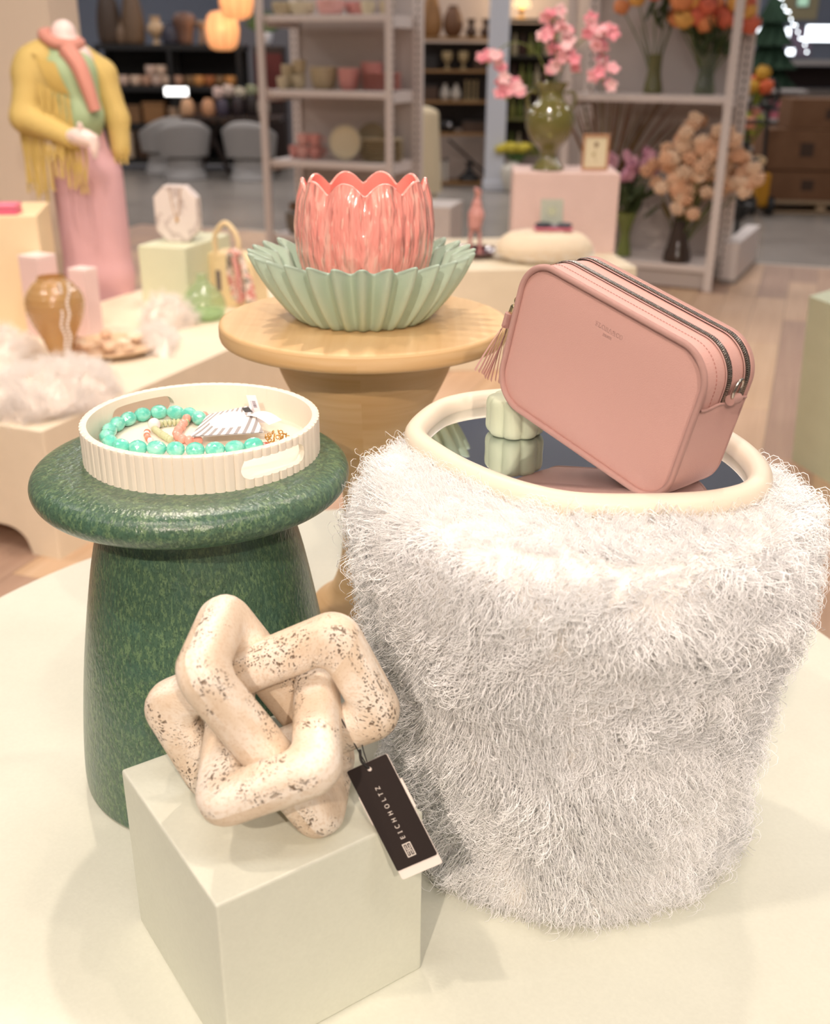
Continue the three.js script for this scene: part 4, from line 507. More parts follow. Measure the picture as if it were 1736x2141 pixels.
{
  const t = T('fluffy_pillow', 'round cream fluffy pillow in front of the pink box', 'pillow', [0.64, PB, -5.38]), rx = 0.25, ry = 0.145, rz = 0.17; P('core', lathe(smoothProfile([[0, 0.0], [0.15, 0.0], [0.235, 0.04], [0.24, 0.08], [0.19, 0.13], [0.1, 0.145], [0, 0.147]], 40), 40).scale(1, 1, 0.7), M(0xefdfc4, 0.95), t);
  fur('pile', t, 1600, M(0xfffcf4, 1), () => { const a = rnd() * 6.283, b = Math.acos(1 - rnd() * 0.95), q = V(rx * cos(a) * sin(b) ** 0.6 * 0.94, 0.02 + ry * cos(b) * 0.86, rz * sin(a) * sin(b) ** 0.6 * 0.96), n = V(q.x / rx / rx, q.y / ry / ry, q.z / rz / rz).normalize(); return { p: q, n, c: V(q.x, -0.2, q.z).add(V(rr(-0.2, 0.2), 0, rr(-0.2, 0.2))), s: rr(0.025, 0.05), l: 0.7 }; });
  const g = T('gift_set', 'pink and dark gift tray on the fluffy pillow', 'gift set', [0.68, PB + 0.153, -5.38]); P('tray', bx(0.19, 0.012, 0.09, 0, 0, 0, 0.004), M(0xd9788c, 0.45), g); P('pouch', new THREE.SphereGeometry(1, 16, 10).scale(0.045, 0.014, 0.03).translate(-0.05, 0.024, 0.005), M(0x39404a, 0.5), g); P('pouch', new THREE.SphereGeometry(1, 16, 10).scale(0.04, 0.013, 0.028).translate(0.055, 0.024, 0.01), M(0x4b525c, 0.5), g); P('slate', bx(0.09, 0.01, 0.05, 0, 0.013, -0.005, 0.003), M(0x8d95a2, 0.4), g);
  const c = T('greeting_card', 'pale grey green card with a round emblem on the fluffy pillow', 'card', [0.672, PB + 0.178, -5.4], 0.03); P('sheet', bx(0.112, 0.118, 0.004, 0, 0, 0, 0.001).rotateX(-0.1), M(0xb9bfb0, 0.7), c); P('emblem', join(new THREE.TorusGeometry(0.018, 0.0022, 6, 24), new THREE.CircleGeometry(0.008, 16)).rotateX(-0.1).translate(0, 0.06, -0.0025), M(0xd6dcb4, 0.6), c, 'round pale emblem');
}
{ // olive glass amphora, framed card
  const t = T('glass_amphora', 'olive green glass footed vase with handles on the pink box', 'vase', [0.682, PB + 0.4, -5.78]), g = M(0x8f8a4c, 0.07, { transmission: 0.45, thickness: 0, clearcoat: 1, side: THREE.DoubleSide });
  P('glass', lathe(smoothProfile([[0.06, 0.0], [0.085, 0.004], [0.07, 0.03], [0.042, 0.07], [0.05, 0.1], [0.095, 0.15], [0.122, 0.21], [0.124, 0.26], [0.1, 0.31], [0.068, 0.345], [0.062, 0.38], [0.082, 0.415], [0.088, 0.425]], 70), 56), g, t);
  for (const s of [-1, 1]) P('handle', tube([[s * 0.068, 0.375, 0], [s * 0.11, 0.38, 0], [s * 0.125, 0.34, 0], [s * 0.108, 0.3, 0]], 0.008, false, 20, 8), g, t); P('foot', new THREE.CylinderGeometry(0.062, 0.07, 0.008, 40).translate(0, 0.004, 0), g, t);
  const f = T('framed_print', 'small framed floral print leaning on the pink box beside the olive vase', 'picture frame', [0.925, PB + 0.401, -5.76], 0.05), w = 0.138, h = 0.178; for (const [a, b, x, y] of [[w, 0.014, 0, 0], [w, 0.014, 0, h - 0.014], [0.012, h - 0.028, -w / 2 + 0.006, 0.014], [0.012, h - 0.028, w / 2 - 0.006, 0.014]]) P('frame_side', bx(a, b, 0.014, x, y, 0, 0.002), M(0xb98a66, 0.5), f);
  const cv = document.createElement('canvas'); cv.width = 128; cv.height = 168; const c = cv.getContext('2d'); c.fillStyle = '#ded4b2'; c.fillRect(0, 0, 128, 168); c.fillStyle = '#7a5a3c'; c.beginPath(); c.arc(66, 42, 13, 0, 7); c.fill(); c.strokeStyle = '#a08a62'; c.lineWidth = 3; c.beginPath(); c.moveTo(64, 52); c.quadraticCurveTo(56, 100, 70, 140); c.stroke(); c.fillStyle = '#b9a878'; c.beginPath(); c.arc(54, 96, 11, 0, 7); c.fill(); const mp = new THREE.CanvasTexture(cv); mp.colorSpace = THREE.SRGBColorSpace; P('print', bx(w - 0.022, h - 0.026, 0.004, 0, 0.013, 0, 0), M(0xffffff, 0.6, { map: mp }), f, 'botanical print');
}
// cherry blossom sprays in the olive vase
const petal5 = (() => { const gs = []; for (let i = 0; i < 5; i++) gs.push(new THREE.SphereGeometry(1, 8, 5).scale(0.017, 0.005, 0.012).translate(0.016, 0, 0).rotateZ(0.5).rotateY(i * 2 * PI / 5)); gs.push(new THREE.SphereGeometry(0.006, 6, 4)); return join(gs); })();
{
  const V0 = [0.682, PB + 0.4 + 0.41, -5.78], br = [
    ['pink blossom spray arching far left out of the olive vase', [[0, -0.05, 0], [-0.08, 0.14, 0.02], [-0.2, 0.2, 0.03], [-0.33, 0.13, 0.03]], [[-0.36, 0.125], [-0.31, 0.14], [-0.285, 0.115], [-0.265, 0.075], [-0.25, 0.03], [-0.225, -0.01], [-0.26, -0.04], [-0.19, 0.0], [-0.16, -0.03]]],
    ['pink blossom spray rising straight up from the olive vase', [[0, -0.05, 0], [0.01, 0.15, 0.01], [-0.02, 0.3, 0.02]], [[-0.045, 0.32], [0.01, 0.335], [0.02, 0.285], [-0.03, 0.245], [0.06, 0.24], [-0.06, 0.22], [0.0, 0.18], [0.07, 0.19], [0.04, 0.13], [0.09, 0.12], [0.02, 0.09], [-0.01, 0.06], [0.1, 0.08], [0.05, 0.17], [0.065, 0.155]]],
    ['pink blossom spray leaning right over the framed print', [[0, -0.05, 0], [0.09, 0.16, 0], [0.2, 0.24, 0.02], [0.26, 0.1, 0.03]], [[0.16, 0.24], [0.19, 0.3], [0.23, 0.25], [0.27, 0.25], [0.25, 0.26], [0.2, 0.2], [0.24, 0.19], [0.24, 0.12], [0.28, 0.08], [0.22, 0.05], [0.3, 0.01], [0.2, 0.26]]]];
  const pm = [M(0xf6b4bc, 0.6), M(0xee98a6, 0.6), M(0xfad0d2, 0.6)], sm = M(0x6f7a3c, 0.7), leafG = new THREE.SphereGeometry(1, 8, 5).scale(0.02, 0.003, 0.009);
  br.forEach(([l, pts, fl], k) => { const t = T('blossom_spray', l, 'flowers', V0, 0, 'blossom sprays in the olive vase'); P('stem', taper(pts, 0.005, 0.0025, 20, 6), sm, t); fl.forEach(([x, y], i) => { const z = rr(-0.02, 0.06); for (let j = 0; j < 2; j++) { const o = P('bloom', petal5, pm[(i + j) % 3], t); o.position.set(x + rr(-0.012, 0.012), y + rr(-0.012, 0.012), z + j * 0.02); o.rotation.set(rr(0.6, 2), rr(0, 3), rr(-0.6, 0.6)); o.scale.setScalar(rr(1.0, 1.4)); } if (i % 3 === 0) { const f = P('leaf', leafG, M(0x8da04c, 0.6), t); f.position.set(x + 0.03, y - 0.02, z); f.rotation.set(rr(0, 2), rr(0, 3), rr(0, 2)); } }); });
}
// green plinth at the right edge
O('display_plinth', boxUV(new THREE.CylinderGeometry(0.47, 0.44, 0.643, 6).translate(0, 0.3215, 0)), painted(0xccd3b6, 731), 'sage green faceted plinth cut by the right edge', 'plinth', [1.9, 0, -3.75], 0.25);
// ---------------------------------------------------------------- white gondola shelving
const whiteMetal = M(0xd6cdc9, 0.45), panelM = M(0xb9b0ac, 0.6), slotM = M(0x3a3634, 0.8);
const NTH = ['first', 'second', 'third', 'fourth', 'fifth', 'sixth', 'seventh', 'eighth'];
const put = (name, label, cat, geos, p, turn = 0, group) => { const t = T(name, label, cat, p, turn, group); geos.forEach(([n, g, m, l]) => P(n, g, m, t, l)); return t; };
function gondola(label, p, turn, W, D, levels, Hh) {
  const t = T('shelving_unit', label, 'shelving', p, turn);
  for (const s of [-1, 1]) {
    P('front_post', bx(0.055, Hh, 0.03, s * W / 2, 0, 0, 0.003), whiteMetal, t);
    const u = P('rear_upright', bx(0.075, Hh, 0.04, s * (W / 2), 0, -D, 0.003), whiteMetal, t); P('slots', join(Array.from({ length: floor(Hh / 0.05) - 1 }, (_, i) => bx(0.014, 0.024, 0.004, s * (W / 2), 0.04 + i * 0.05, -D + 0.019, 0))), slotM, u, 'row of dark slots'); if (s > 0) P('slots', join(Array.from({ length: floor(Hh / 0.05) - 1 }, (_, i) => bx(0.004, 0.024, 0.014, W / 2 + 0.026, 0.04 + i * 0.05, -0.002, 0))), slotM, t, 'row of dark slots');
  }
  P('back_panel', bx(W - 0.07, Hh, 0.012, 0, 0, -D - 0.012, 0), panelM, t);
  for (const y of levels) { const s = P('shelf', bx(W - 0.06, 0.012, D - 0.03, 0, y - 0.012, -D / 2, 0.002), whiteMetal, t); P('shelf_lip', bx(W - 0.06, 0.045, 0.012, 0, y - 0.045, -0.012, 0.003), whiteMetal, s); for (const k of [-1, 1]) P('bracket', bx(0.008, 0.07, D - 0.06, k * (W / 2 - 0.035), y - 0.08, -D / 2, 0.002), whiteMetal, s); }
  P('kick_panel', bx(W - 0.06, max(0.02, levels[0] - 0.06), 0.012, 0, 0.01, -0.03, 0.002), M(0xb5aca8, 0.6), t); return t;
}
const GL = gondola('white metal shelving with pink and cream tableware', [-0.676, 0, -8.2], -0.398, 1.03, 0.52, [0.16, 0.712, 1.205, 1.705], 2.3);
const GR = gondola('white metal shelving filled with artificial flowers', [1.475, 0, -7.3], -0.436, 1.05, 0.5, [0.165, 1.222, 2.2], 2.4);
const onG = (g, x, y, z) => { g.updateMatrixWorld(); const v = g.localToWorld(V(x, y, z)); return [v.x, v.y, v.z]; };
{
  const cream = M(0xb9a988, 0.45), cream2 = M(0xcfc3a4, 0.45), pink = M(0xcf8f88, 0.45), pink2 = M(0xd9a49c, 0.45), rimM = M(0x8c7f66, 0.5);
  const cup = (r, h) => lathe(smoothProfile([[0, 0.002], [r * 0.6, 0], [r * 0.85, h * 0.2], [r, h * 0.6], [r, h], [r * 0.93, h], [r * 0.9, h * 0.6], [r * 0.7, h * 0.15], [0, h * 0.1]], 30), 28), plateG = (r) => lathe(smoothProfile([[0, 0], [r * 0.6, 0], [r * 0.95, 0.014], [r, 0.02], [r * 0.95, 0.018], [r * 0.6, 0.006], [0, 0.006]], 20), 32);
  const S2 = 1.206, S3 = 0.713, S4 = 1.706, r = -0.398;
  [[-0.43, 0.05, 0.17, cream], [-0.34, 0.052, 0.1, cream2], [-0.33, 0.05, 0.1, cream, 0.102], [-0.42, 0.045, 0.085, cream2, 0, -0.1]].forEach(([x, rad, h, m, dy = 0, dz = 0], i) => put('canister', ['tall cream canister at the left end of the middle shelf', 'lower cream cup of the stacked pair on the middle shelf', 'upper cream cup of the stacked pair on the middle shelf', 'small cream cup in front of the tall canister'][i], 'canister', [['cup', cup(rad, h), m]], onG(GL, x, S2 + dy, -0.24 - dz + (i === 3 ? 0.0 : 0)), 0, 'cream canisters'));
  put('planter_pot', 'wide cream pot in the centre of the middle shelf', 'pot', [['pot', cup(0.1, 0.155), cream], ['rim', new THREE.TorusGeometry(0.098, 0.006, 8, 32).rotateX(PI / 2).translate(0, 0.15, 0), cream2]], onG(GL, -0.14, S2, -0.26));
  put('planter_pot', 'pink pot right of the wide cream pot', 'pot', [['pot', cup(0.08, 0.15), pink], ['rim', new THREE.TorusGeometry(0.078, 0.005, 8, 32).rotateX(PI / 2).translate(0, 0.146, 0), pink2]], onG(GL, 0.09, S2, -0.22));
  put('mixing_bowl', 'pink bowl turned over behind the pink plates', 'bowl', [['bowl', cup(0.08, 0.19), pink]], onG(GL, 0.2, S2, -0.38));
  for (let i = 0; i < 7; i++) put('dinner_plate', i === 6 ? 'topmost pink plate of the stack on the middle shelf' : `pink plate, ${NTH[i]} from the bottom of the stack on the middle shelf`, 'plate', [['plate', plateG(0.15), i % 2 ? pink : pink2]], onG(GL, 0.33, S2 + i * 0.017, -0.27), 0, 'pink plates');
  for (let i = 0; i < 9; i++) put('dinner_plate', i === 8 ? 'topmost cream plate of the stack on the lower shelf' : `cream plate, ${NTH[i]} from the bottom of the stack on the lower shelf`, 'plate', [['plate', plateG(0.16), i % 2 ? cream : cream2]], onG(GL, 0.34, S3 + i * 0.0175, -0.26), 0, 'cream plates');
  [[-0.3, 0.2, 0], [-0.2, 0.2, 0], [-0.3, 0.2, 0.09], [-0.2, 0.2, 0.09], [-0.25, 0.32, 0], [-0.4, 0.25, 0]].forEach(([x, z, dy], i) => put('mug', ['pink mug at the bottom left of the mug pile', 'pink mug at the bottom right of the mug pile', 'pink mug on top of the left one', 'pink mug on top of the right one', 'pink mug behind the mug pile', 'lone pink mug left of the mug pile'][i], 'mug', [['cup', cup(0.046, 0.088), i % 2 ? pink : pink2], ['handle', new THREE.TorusGeometry(0.024, 0.006, 8, 16).translate(0.055, 0.045, 0), pink]], onG(GL, x, S3 + dy, -z), 0.4, 'pink mugs'));
  { const t = put('serving_plate', 'round cream plate standing on edge on the lower shelf', 'plate', [['plate', plateG(0.125).rotateX(PI / 2 - 0.16).translate(0, 0.127, 0), cream2], ['rim', new THREE.TorusGeometry(0.118, 0.007, 8, 40).rotateX(-0.16).translate(0, 0.127, 0.018), M(0xb9b4a2, 0.4)]], onG(GL, 0.06, S3, -0.2), r + 0.3); put('serving_plate', 'dark taupe plate behind the standing cream plate', 'plate', [['plate', plateG(0.13).rotateX(PI / 2 - 0.2).translate(0, 0.132, 0), rimM]], onG(GL, 0.2, S3, -0.38), r); }
  put('mixing_bowl', 'pink bowl on the top shelf', 'bowl', [['bowl', cup(0.1, 0.1), pink2]], onG(GL, -0.04, S4, -0.2)); put('mixing_bowl', 'darker pink bowl behind the pink one on the top shelf', 'bowl', [['bowl', cup(0.11, 0.09), pink]], onG(GL, 0.12, S4, -0.36));
  for (let i = 0; i < 5; i++) put('cream_bowl', ['cream bowl left of the pink bowl on the top shelf', 'small cream bowl at the left end of the top shelf', 'cream cup right of centre on the top shelf', 'cream cup near the right post on the top shelf', 'cream cup between the others on the top shelf'][i], 'bowl', [['bowl', cup(i < 2 ? 0.09 : 0.05, 0.09), i % 2 ? cream : cream2]], onG(GL, [-0.28, -0.43, 0.25, 0.4, 0.32][i], S4, i === 4 ? -0.38 : -0.22), 0, 'cream bowls on the top shelf');
  put('wicker_basket', 'brown basket on the lowest shelf', 'basket', [['basket', cup(0.16, 0.2), M(0x8a6a48, 0.8)], ['rim', new THREE.TorusGeometry(0.158, 0.012, 8, 32).rotateX(PI / 2).translate(0, 0.198, 0), M(0x6f5236, 0.8)]], onG(GL, -0.3, 0.161, -0.28));
  put('storage_jar', 'dark grey lidded jar near the floor by the shelving', 'jar', [['body', cup(0.08, 0.16), M(0x6e675c, 0.6)], ['lid', lathe([[0, 0.18], [0.03, 0.178], [0.07, 0.165], [0.08, 0.158], [0, 0.158]], 24), M(0x54504a, 0.5)]], onG(GL, -0.33, 0.161, -0.1));
}
// ---------------------------------------------------------------- flowers on the right shelving
const greenD = M(0x33421f, 0.7, { side: THREE.DoubleSide }), stemM = M(0x5e6a3a, 0.7), clear = M(0xd7dccb, 0.05, { transmission: 0.9, thickness: 0, side: THREE.DoubleSide });
const rose = (() => { const gs = [new THREE.SphereGeometry(0.028, 10, 8).scale(1, 1.2, 1)]; for (let k = 0; k < 2; k++) for (let i = 0; i < 5; i++) gs.push(new THREE.SphereGeometry(0.034, 8, 6, 0, PI).scale(1, 1.15, 0.5).translate(0, 0, 0.018 + k * 0.013).rotateX(0.25 * k).rotateY(i * 1.257 + k * 0.6)); return join(gs); })();
const leafBlade = (w, l) => new THREE.SphereGeometry(1, 8, 6).scale(w, l / 2, 0.004).translate(0, l / 2, 0);
const tulipG = (() => { const gs = []; for (let i = 0; i < 5; i++) gs.push(new THREE.SphereGeometry(1, 8, 6).scale(0.022, 0.04, 0.01).translate(0, 0.035, 0.016).rotateY(i * 1.257)); return join(gs); })();
const puffG = (() => { const gs = []; for (let i = 0; i < 26; i++) { const y = 1 - 2 * (i + 0.5) / 26, a = i * 2.4, r = Math.sqrt(1 - y * y); { const k = 0.03 + 0.016 * hash(i, 3, 9); gs.push(new THREE.SphereGeometry(0.02, 6, 5).scale(1, 0.6, 1).rotateX(i).translate(k * r * cos(a) * 1.2, k * y * 1.1, k * r * sin(a) * 1.2)); }; } return join(gs); })();
function bouquet(name, label, p, vase, stemsTo, fl, bloom, mm, scale, leaves) {
  const t = T(name, label, 'flowers', p); vase.forEach(([n, g, m]) => P(n, g, m, t));
  stemsTo.forEach(([x, y, z]) => P('stem', taper([[rr(-0.02, 0.02), 0.02, rr(-0.02, 0.02)], [x * 0.25, y * 0.4, z * 0.25], [x, y, z]], 0.006, 0.004, 10, 5), stemM, t));
  fl.forEach(([x, y, z], i) => { const o = P('bloom', bloom, Array.isArray(mm) ? mm[i % mm.length] : mm, t); o.position.set(x, y, z); o.rotation.set(rr(-0.3, 0.6), rr(0, 6), rr(-0.5, 0.5)); o.scale.setScalar(scale * rr(0.85, 1.15)); });
  for (let i = 0; i < leaves[0]; i++) { const a = rr(0, 6.28), r = rr(0.02, leaves[3]), o = P('leaf', leafBlade(rr(0.014, 0.024), rr(0.12, 0.2)), leaves[4] || greenD, t); o.position.set(cos(a) * r * 0.5, rr(leaves[1], leaves[2]), sin(a) * r * 0.5); o.rotation.set(rr(-0.6, 0.6), rr(0, 6), rr(-0.9, 0.9)); } return t;
}
{
  const flute = (h, r0, r1) => lathe(smoothProfile([[0.001, 0.004], [r0, 0.002], [r0 * 0.75, h * 0.5], [r1, h]], 24), 32), disc = (r) => new THREE.CylinderGeometry(r, r, 0.006, 28).translate(0, 0.003, 0);
  const rs = [M(0xe2905c, 0.6), M(0xe9b25e, 0.6), M(0xdc6f54, 0.6)], around = (n, w, y0, y1, d = 0.1, dx = 0) => Array.from({ length: n }, (_, i) => [dx + lerp(-w, w, n < 2 ? 0.5 : i / (n - 1)) + rr(-0.03, 0.03), rr(y0, y1), rr(-d, d)]);
  const f2 = around(9, 0.23, 0.42, 0.5, 0.08, 0.02).concat(around(6, 0.19, 0.5, 0.58, 0.1));
  bouquet('rose_bouquet', 'orange and yellow rose bouquet in a clear vase near the right post', onG(GR, 0.32, 1.223, -0.24), [['vase', flute(0.25, 0.065, 0.055), clear], ['water', new THREE.CylinderGeometry(0.048, 0.058, 0.16, 24).translate(0, 0.086, 0), M(0xb9c4ae, 0.05, { transmission: 0.85, thickness: 0 })], ['vase_foot', disc(0.06), clear]], f2.map(([x, y, z]) => [x, y - 0.04, z]), f2, rose, rs, 1.35, [34, 0.22, 0.36, 0.22]);
  const f1 = around(5, 0.2, 0.52, 0.62, 0.08, -0.05);
  bouquet('rose_bouquet', 'tall orange flower stems in an olive vase left of the rose bouquet', onG(GR, -0.02, 1.223, -0.24), [['vase', flute(0.24, 0.06, 0.045), M(0x8d8a5c, 0.1, { transmission: 0.5, thickness: 0, side: THREE.DoubleSide })], ['vase_foot', disc(0.056), clear]], f1.map(([x, y, z]) => [x, y, z]).concat([[0.1, 0.45, 0], [-0.12, 0.4, 0.02], [0.04, 0.5, 0.03]]), f1, rose, rs, 1.2, [12, 0.38, 0.5, 0.3]);
  const f3 = around(9, 0.16, 0.52, 0.6, 0.08).concat(around(7, 0.13, 0.58, 0.66, 0.08));
  bouquet('tulip_bouquet', 'lilac pink tulip bouquet beside the pink box', onG(GR, -0.1, 0.166, -0.14), [['vase', flute(0.3, 0.045, 0.075), M(0xa9b86a, 0.1, { transmission: 0.6, thickness: 0, side: THREE.DoubleSide })], ['vase_foot', disc(0.05), clear]], f3, f3.map(([x, y, z]) => [x, y - 0.02, z]), tulipG, [M(0xcf9aac, 0.6), M(0xdcaebc, 0.6), M(0xc48aa2, 0.6)], 1.15, [46, 0.26, 0.42, 0.24]);
  const pc = [], cx = 0.09; for (let i = 0; i < 95; i++) { const a = rr(0, 6.28), r = Math.sqrt(rnd()); pc.push([cx + 0.33 * r * cos(a), 0.68 + 0.23 * r * sin(a) - 0.1 * abs(cos(a)) * r, rr(-0.1, 0.14)]); } pc.push([0.02, 0.92, 0.03], [0.0, 0.88, 0.05], [0.38, 0.5, 0.1], [-0.05, 0.36, 0.09], [0.05, 0.33, 0.1], [0.0, 0.42, 0.1], [0.42, 0.62, 0.1], [0.44, 0.55, 0.12]);
  bouquet('hydrangea_bouquet', 'large peach dried hydrangea bouquet leaning past the right post', onG(GR, 0.28, 0.166, -0.1), [['vase', flute(0.28, 0.09, 0.045), M(0x4c3f38, 0.12, { transmission: 0.35, thickness: 0, side: THREE.DoubleSide })], ['vase_foot', disc(0.085), M(0x4c3f38, 0.3)]], pc.filter((_, i) => i % 3 === 0), pc, puffG, [M(0xecc6a4, 0.8), M(0xe6b894, 0.8), M(0xf2d6b8, 0.8)], 0.82, [22, 0.24, 0.36, 0.16, M(0x5a4f2c, 0.7)]);
  const g = T('grass_bunch', 'bunch of long reddish brown grass behind the framed print', 'dried grass', onG(GR, -0.3, 0.166, -0.25)); P('vase', lathe(smoothProfile([[0.001, 0.003], [0.07, 0.002], [0.09, 0.1], [0.07, 0.3], [0.06, 0.36]], 24), 28), M(0x7a4a38, 0.5), g);
  for (let i = 0; i < 46; i++) { const a = lerp(-0.5, 0.75, i / 45) + rr(-0.05, 0.05), l = rr(0.6, 0.85); P('blade', taper([[rr(-0.03, 0.03), 0.3, rr(-0.03, 0.03)], [sin(a) * l * 0.5, 0.3 + cos(a) * l * 0.55, rr(-0.05, 0.05)], [sin(a) * l, 0.3 + cos(a) * l, rr(-0.08, 0.08)]], 0.007, 0.003, 6, 4), [M(0x7c4a30, 0.8), M(0x6f6a2e, 0.8), M(0x8d6a3e, 0.8)][i % 3], g); }
  put('shelf_base', 'white base deck of the shelving beyond the peach hydrangeas', 'shelf base', [['deck', bx(0.1, 0.28, 0.95, 0, 0, 0, 0.004), whiteMetal], ['kick', bx(0.105, 0.03, 0.96, 0, 0, 0, 0.002), M(0x8d8580, 0.6)]], [2.36, 0, -7.78], -0.436);
  // yellow and coral potted flowers beyond the shelving
  for (let i = 0; i < 3; i++) bouquet('potted_flowers', ['red orange flowers beyond the right post, topmost', 'coral flowers with lime leaves beyond the right post', 'cream and pink flowers beyond the right post, lowest'][i], [2.62 + 0.04 * i, [1.0, 0.7, 0.34][i], -9.1], [['pot', lathe([[0, 0], [0.05, 0], [0.07, 0.12], [0.06, 0.12], [0, 0.1]], 20), M(0x3a3a36, 0.6)]], [[0, 0.2, 0]], around(9, 0.13, 0.2, 0.34, 0.08), rose, [[M(0xd9663c, 0.6), M(0xd9a83c, 0.6)], [M(0xe39a7c, 0.6), M(0xa9b83c, 0.6)], [M(0xe6c79a, 0.6), M(0xc46a80, 0.6)]][i], 1.2, [14, 0.08, 0.2, 0.2, M(0x7d8a2c, 0.6)]);
  put('flower_stand', 'slim black flower stand beyond the right post', 'stand', [0.3, 0.66, 0.96].map((y) => ['tier', bx(0.24, 0.03, 0.28, 0, y, 0, 0.003), M(0x2b2a2a, 0.5)]).concat([[-0.08, -0.1], [0.08, -0.1], [0, 0.1]].map(([x, z]) => ['leg', bx(0.02, 0.98, 0.02, x, 0, z, 0.003), M(0x2b2a2a, 0.5)])), [2.66, 0, -9.1]);
}
// ---------------------------------------------------------------- column, bookcase, glassware shelf
S('trim_1', join(bx(0.22, CEIL, 0.22, 0.9, 0, -12.9, 0.01), bx(0.26, 0.1, 0.26, 0.9, 0, -12.9, 0.006)), M(0xd7dbe4, 0.5), 'pale blue white column');
{
  const blk = M(0x22201f, 0.6), oak = M(0x8f6a40, 0.55), t = T('bookcase', 'black framed bookcase with oak shelves beside the column', 'bookcase', [0.43, 0, -13.4]); for (const s of [-1, 1]) for (const z of [-0.17, 0.17]) P('post', bx(0.03, 2.3, 0.03, s * 0.44, 0, z, 0.002), blk, t); P('back_panel', bx(0.86, 0.95, 0.01, 0, 0.63, -0.18, 0), M(0x37312f, 0.8), t);
  for (const y of [0.04, 0.6, 0.955, 1.29, 1.64]) P('shelf', bx(0.9, 0.03, 0.36, 0, y - 0.03, 0, 0.003), oak, t); P('brace', join(rod([-0.05, 0.5, -0.16], [0.4, 0.12, -0.16], 0.014), rod([-0.1, 0.98, -0.16], [0.1, 1.25, -0.16], 0.012)), blk, t);
  const vs = (pts) => lathe(smoothProfile(pts, 30), 32), br = M(0x6d4a30, 0.6), br2 = M(0x4c3729, 0.6), y2 = M(0xb6a27a, 0.5), wht = M(0xcfc8bd, 0.4), dk = M(0x1c1a1b, 0.4), at = (x, y, dz = 0.02) => [0.43 + x, y, -13.4 + dz];
  put('floor_vase', 'tall tan drop vase on the top oak shelf', 'vase', [['body', vs([[0, 0], [0.08, 0.0], [0.125, 0.12], [0.09, 0.32], [0.04, 0.5], [0.03, 0.56]]), M(0x9a6f42, 0.6)], ['neck_ring', new THREE.TorusGeometry(0.033, 0.008, 8, 20).rotateX(PI / 2).translate(0, 0.55, 0), br2]], at(-0.28, 1.641)); put('floor_vase', 'brown ribbed egg vase on the top oak shelf', 'vase', [['body', vs([[0, 0], [0.06, 0], [0.115, 0.1], [0.1, 0.22], [0.055, 0.31], [0.05, 0.325]]), br], ['neck_ring', new THREE.TorusGeometry(0.052, 0.008, 8, 20).rotateX(PI / 2).translate(0, 0.32, 0), br2]], at(-0.03, 1.641));
  [[0.18, 'small dark flared vase right of the egg vase'], [0.35, 'small dark flared vase next to the column']].forEach(([x, l]) => put('flared_vase', l, 'vase', [['body', vs([[0, 0], [0.04, 0], [0.065, 0.06], [0.03, 0.12], [0.055, 0.19]]), br2]], at(x, 1.641), 0, 'small flared vases'));
  [[-0.09, 'left cream goblet on the second oak shelf'], [0.1, 'right cream goblet on the second oak shelf']].forEach(([x, l]) => put('goblet', l, 'goblet', [['cup', vs([[0, 0.08], [0.04, 0.09], [0.062, 0.14], [0.06, 0.195]]), y2], ['foot', vs([[0.055, 0], [0.02, 0.02], [0.02, 0.08], [0.03, 0.09]]), y2]], at(x, 1.291), 0, 'cream goblets'));
  put('storage_box', 'black box left of the cream goblets', 'box', [['body', bx(0.14, 0.13, 0.14, 0, 0, 0, 0.004), dk], ['lid', bx(0.145, 0.025, 0.145, 0, 0.131, 0, 0.004), dk]], at(-0.28, 1.291)); put('storage_box', 'dark brown box right of the cream goblets', 'box', [['body', bx(0.16, 0.17, 0.14, 0, 0, 0, 0.004), br2], ['lid', bx(0.165, 0.025, 0.145, 0, 0.171, 0, 0.004), br2]], at(0.3, 1.291));
  [[-0.11, 'left white bottle vase on the third oak shelf'], [0.02, 'right white bottle vase on the third oak shelf']].forEach(([x, l]) => put('bottle_vase', l, 'vase', [['body', vs([[0, 0], [0.035, 0], [0.062, 0.06], [0.045, 0.12], [0.018, 0.16], [0.022, 0.18]]), wht]], at(x, 0.956), 0, 'white bottle vases'));
  for (let i = 0; i < 3; i++) put('candle_holder', ['leftmost thin candle holder on the third oak shelf', 'middle thin candle holder on the third oak shelf', 'rightmost thin candle holder on the third oak shelf'][i], 'candle holder', [['stem', rod([0, 0.008, 0], [0, 0.2, 0], 0.011), y2], ['foot', new THREE.CylinderGeometry(0.03, 0.032, 0.01, 20).translate(0, 0.005, 0), y2], ['cup', new THREE.CylinderGeometry(0.02, 0.014, 0.02, 16).translate(0, 0.21, 0), y2]], at(0.14 + i * 0.06, 0.956), 0, 'thin candle holders');
  put('storage_box', 'dark box at the left of the third oak shelf', 'box', [['body', bx(0.17, 0.15, 0.16, 0, 0, 0, 0.004), br2], ['lid', bx(0.175, 0.02, 0.165, 0, 0.151, 0, 0.003), dk]], at(-0.28, 0.956)); put('black_teapot', 'black teapot with a silver glint on the fourth oak shelf', 'teapot', [['pot', vs([[0, 0], [0.07, 0], [0.105, 0.07], [0.08, 0.14], [0.03, 0.165], [0, 0.17]]), dk], ['spout', taper([[0.09, 0.06, 0], [0.14, 0.1, 0], [0.16, 0.15, 0]], 0.02, 0.01), dk], ['badge', new THREE.SphereGeometry(0.022, 12, 8).scale(1, 1.2, 0.4).translate(0.03, 0.085, 0.1), M(0xcfd2d8, 0.2, { metalness: 1 })]], at(-0.08, 0.601)); put('storage_box', 'low dark box on the fourth oak shelf', 'box', [['body', bx(0.3, 0.12, 0.2, 0, 0, 0, 0.004), br2], ['lid', bx(0.305, 0.02, 0.205, 0, 0.121, 0, 0.003), dk]], at(0.25, 0.601));
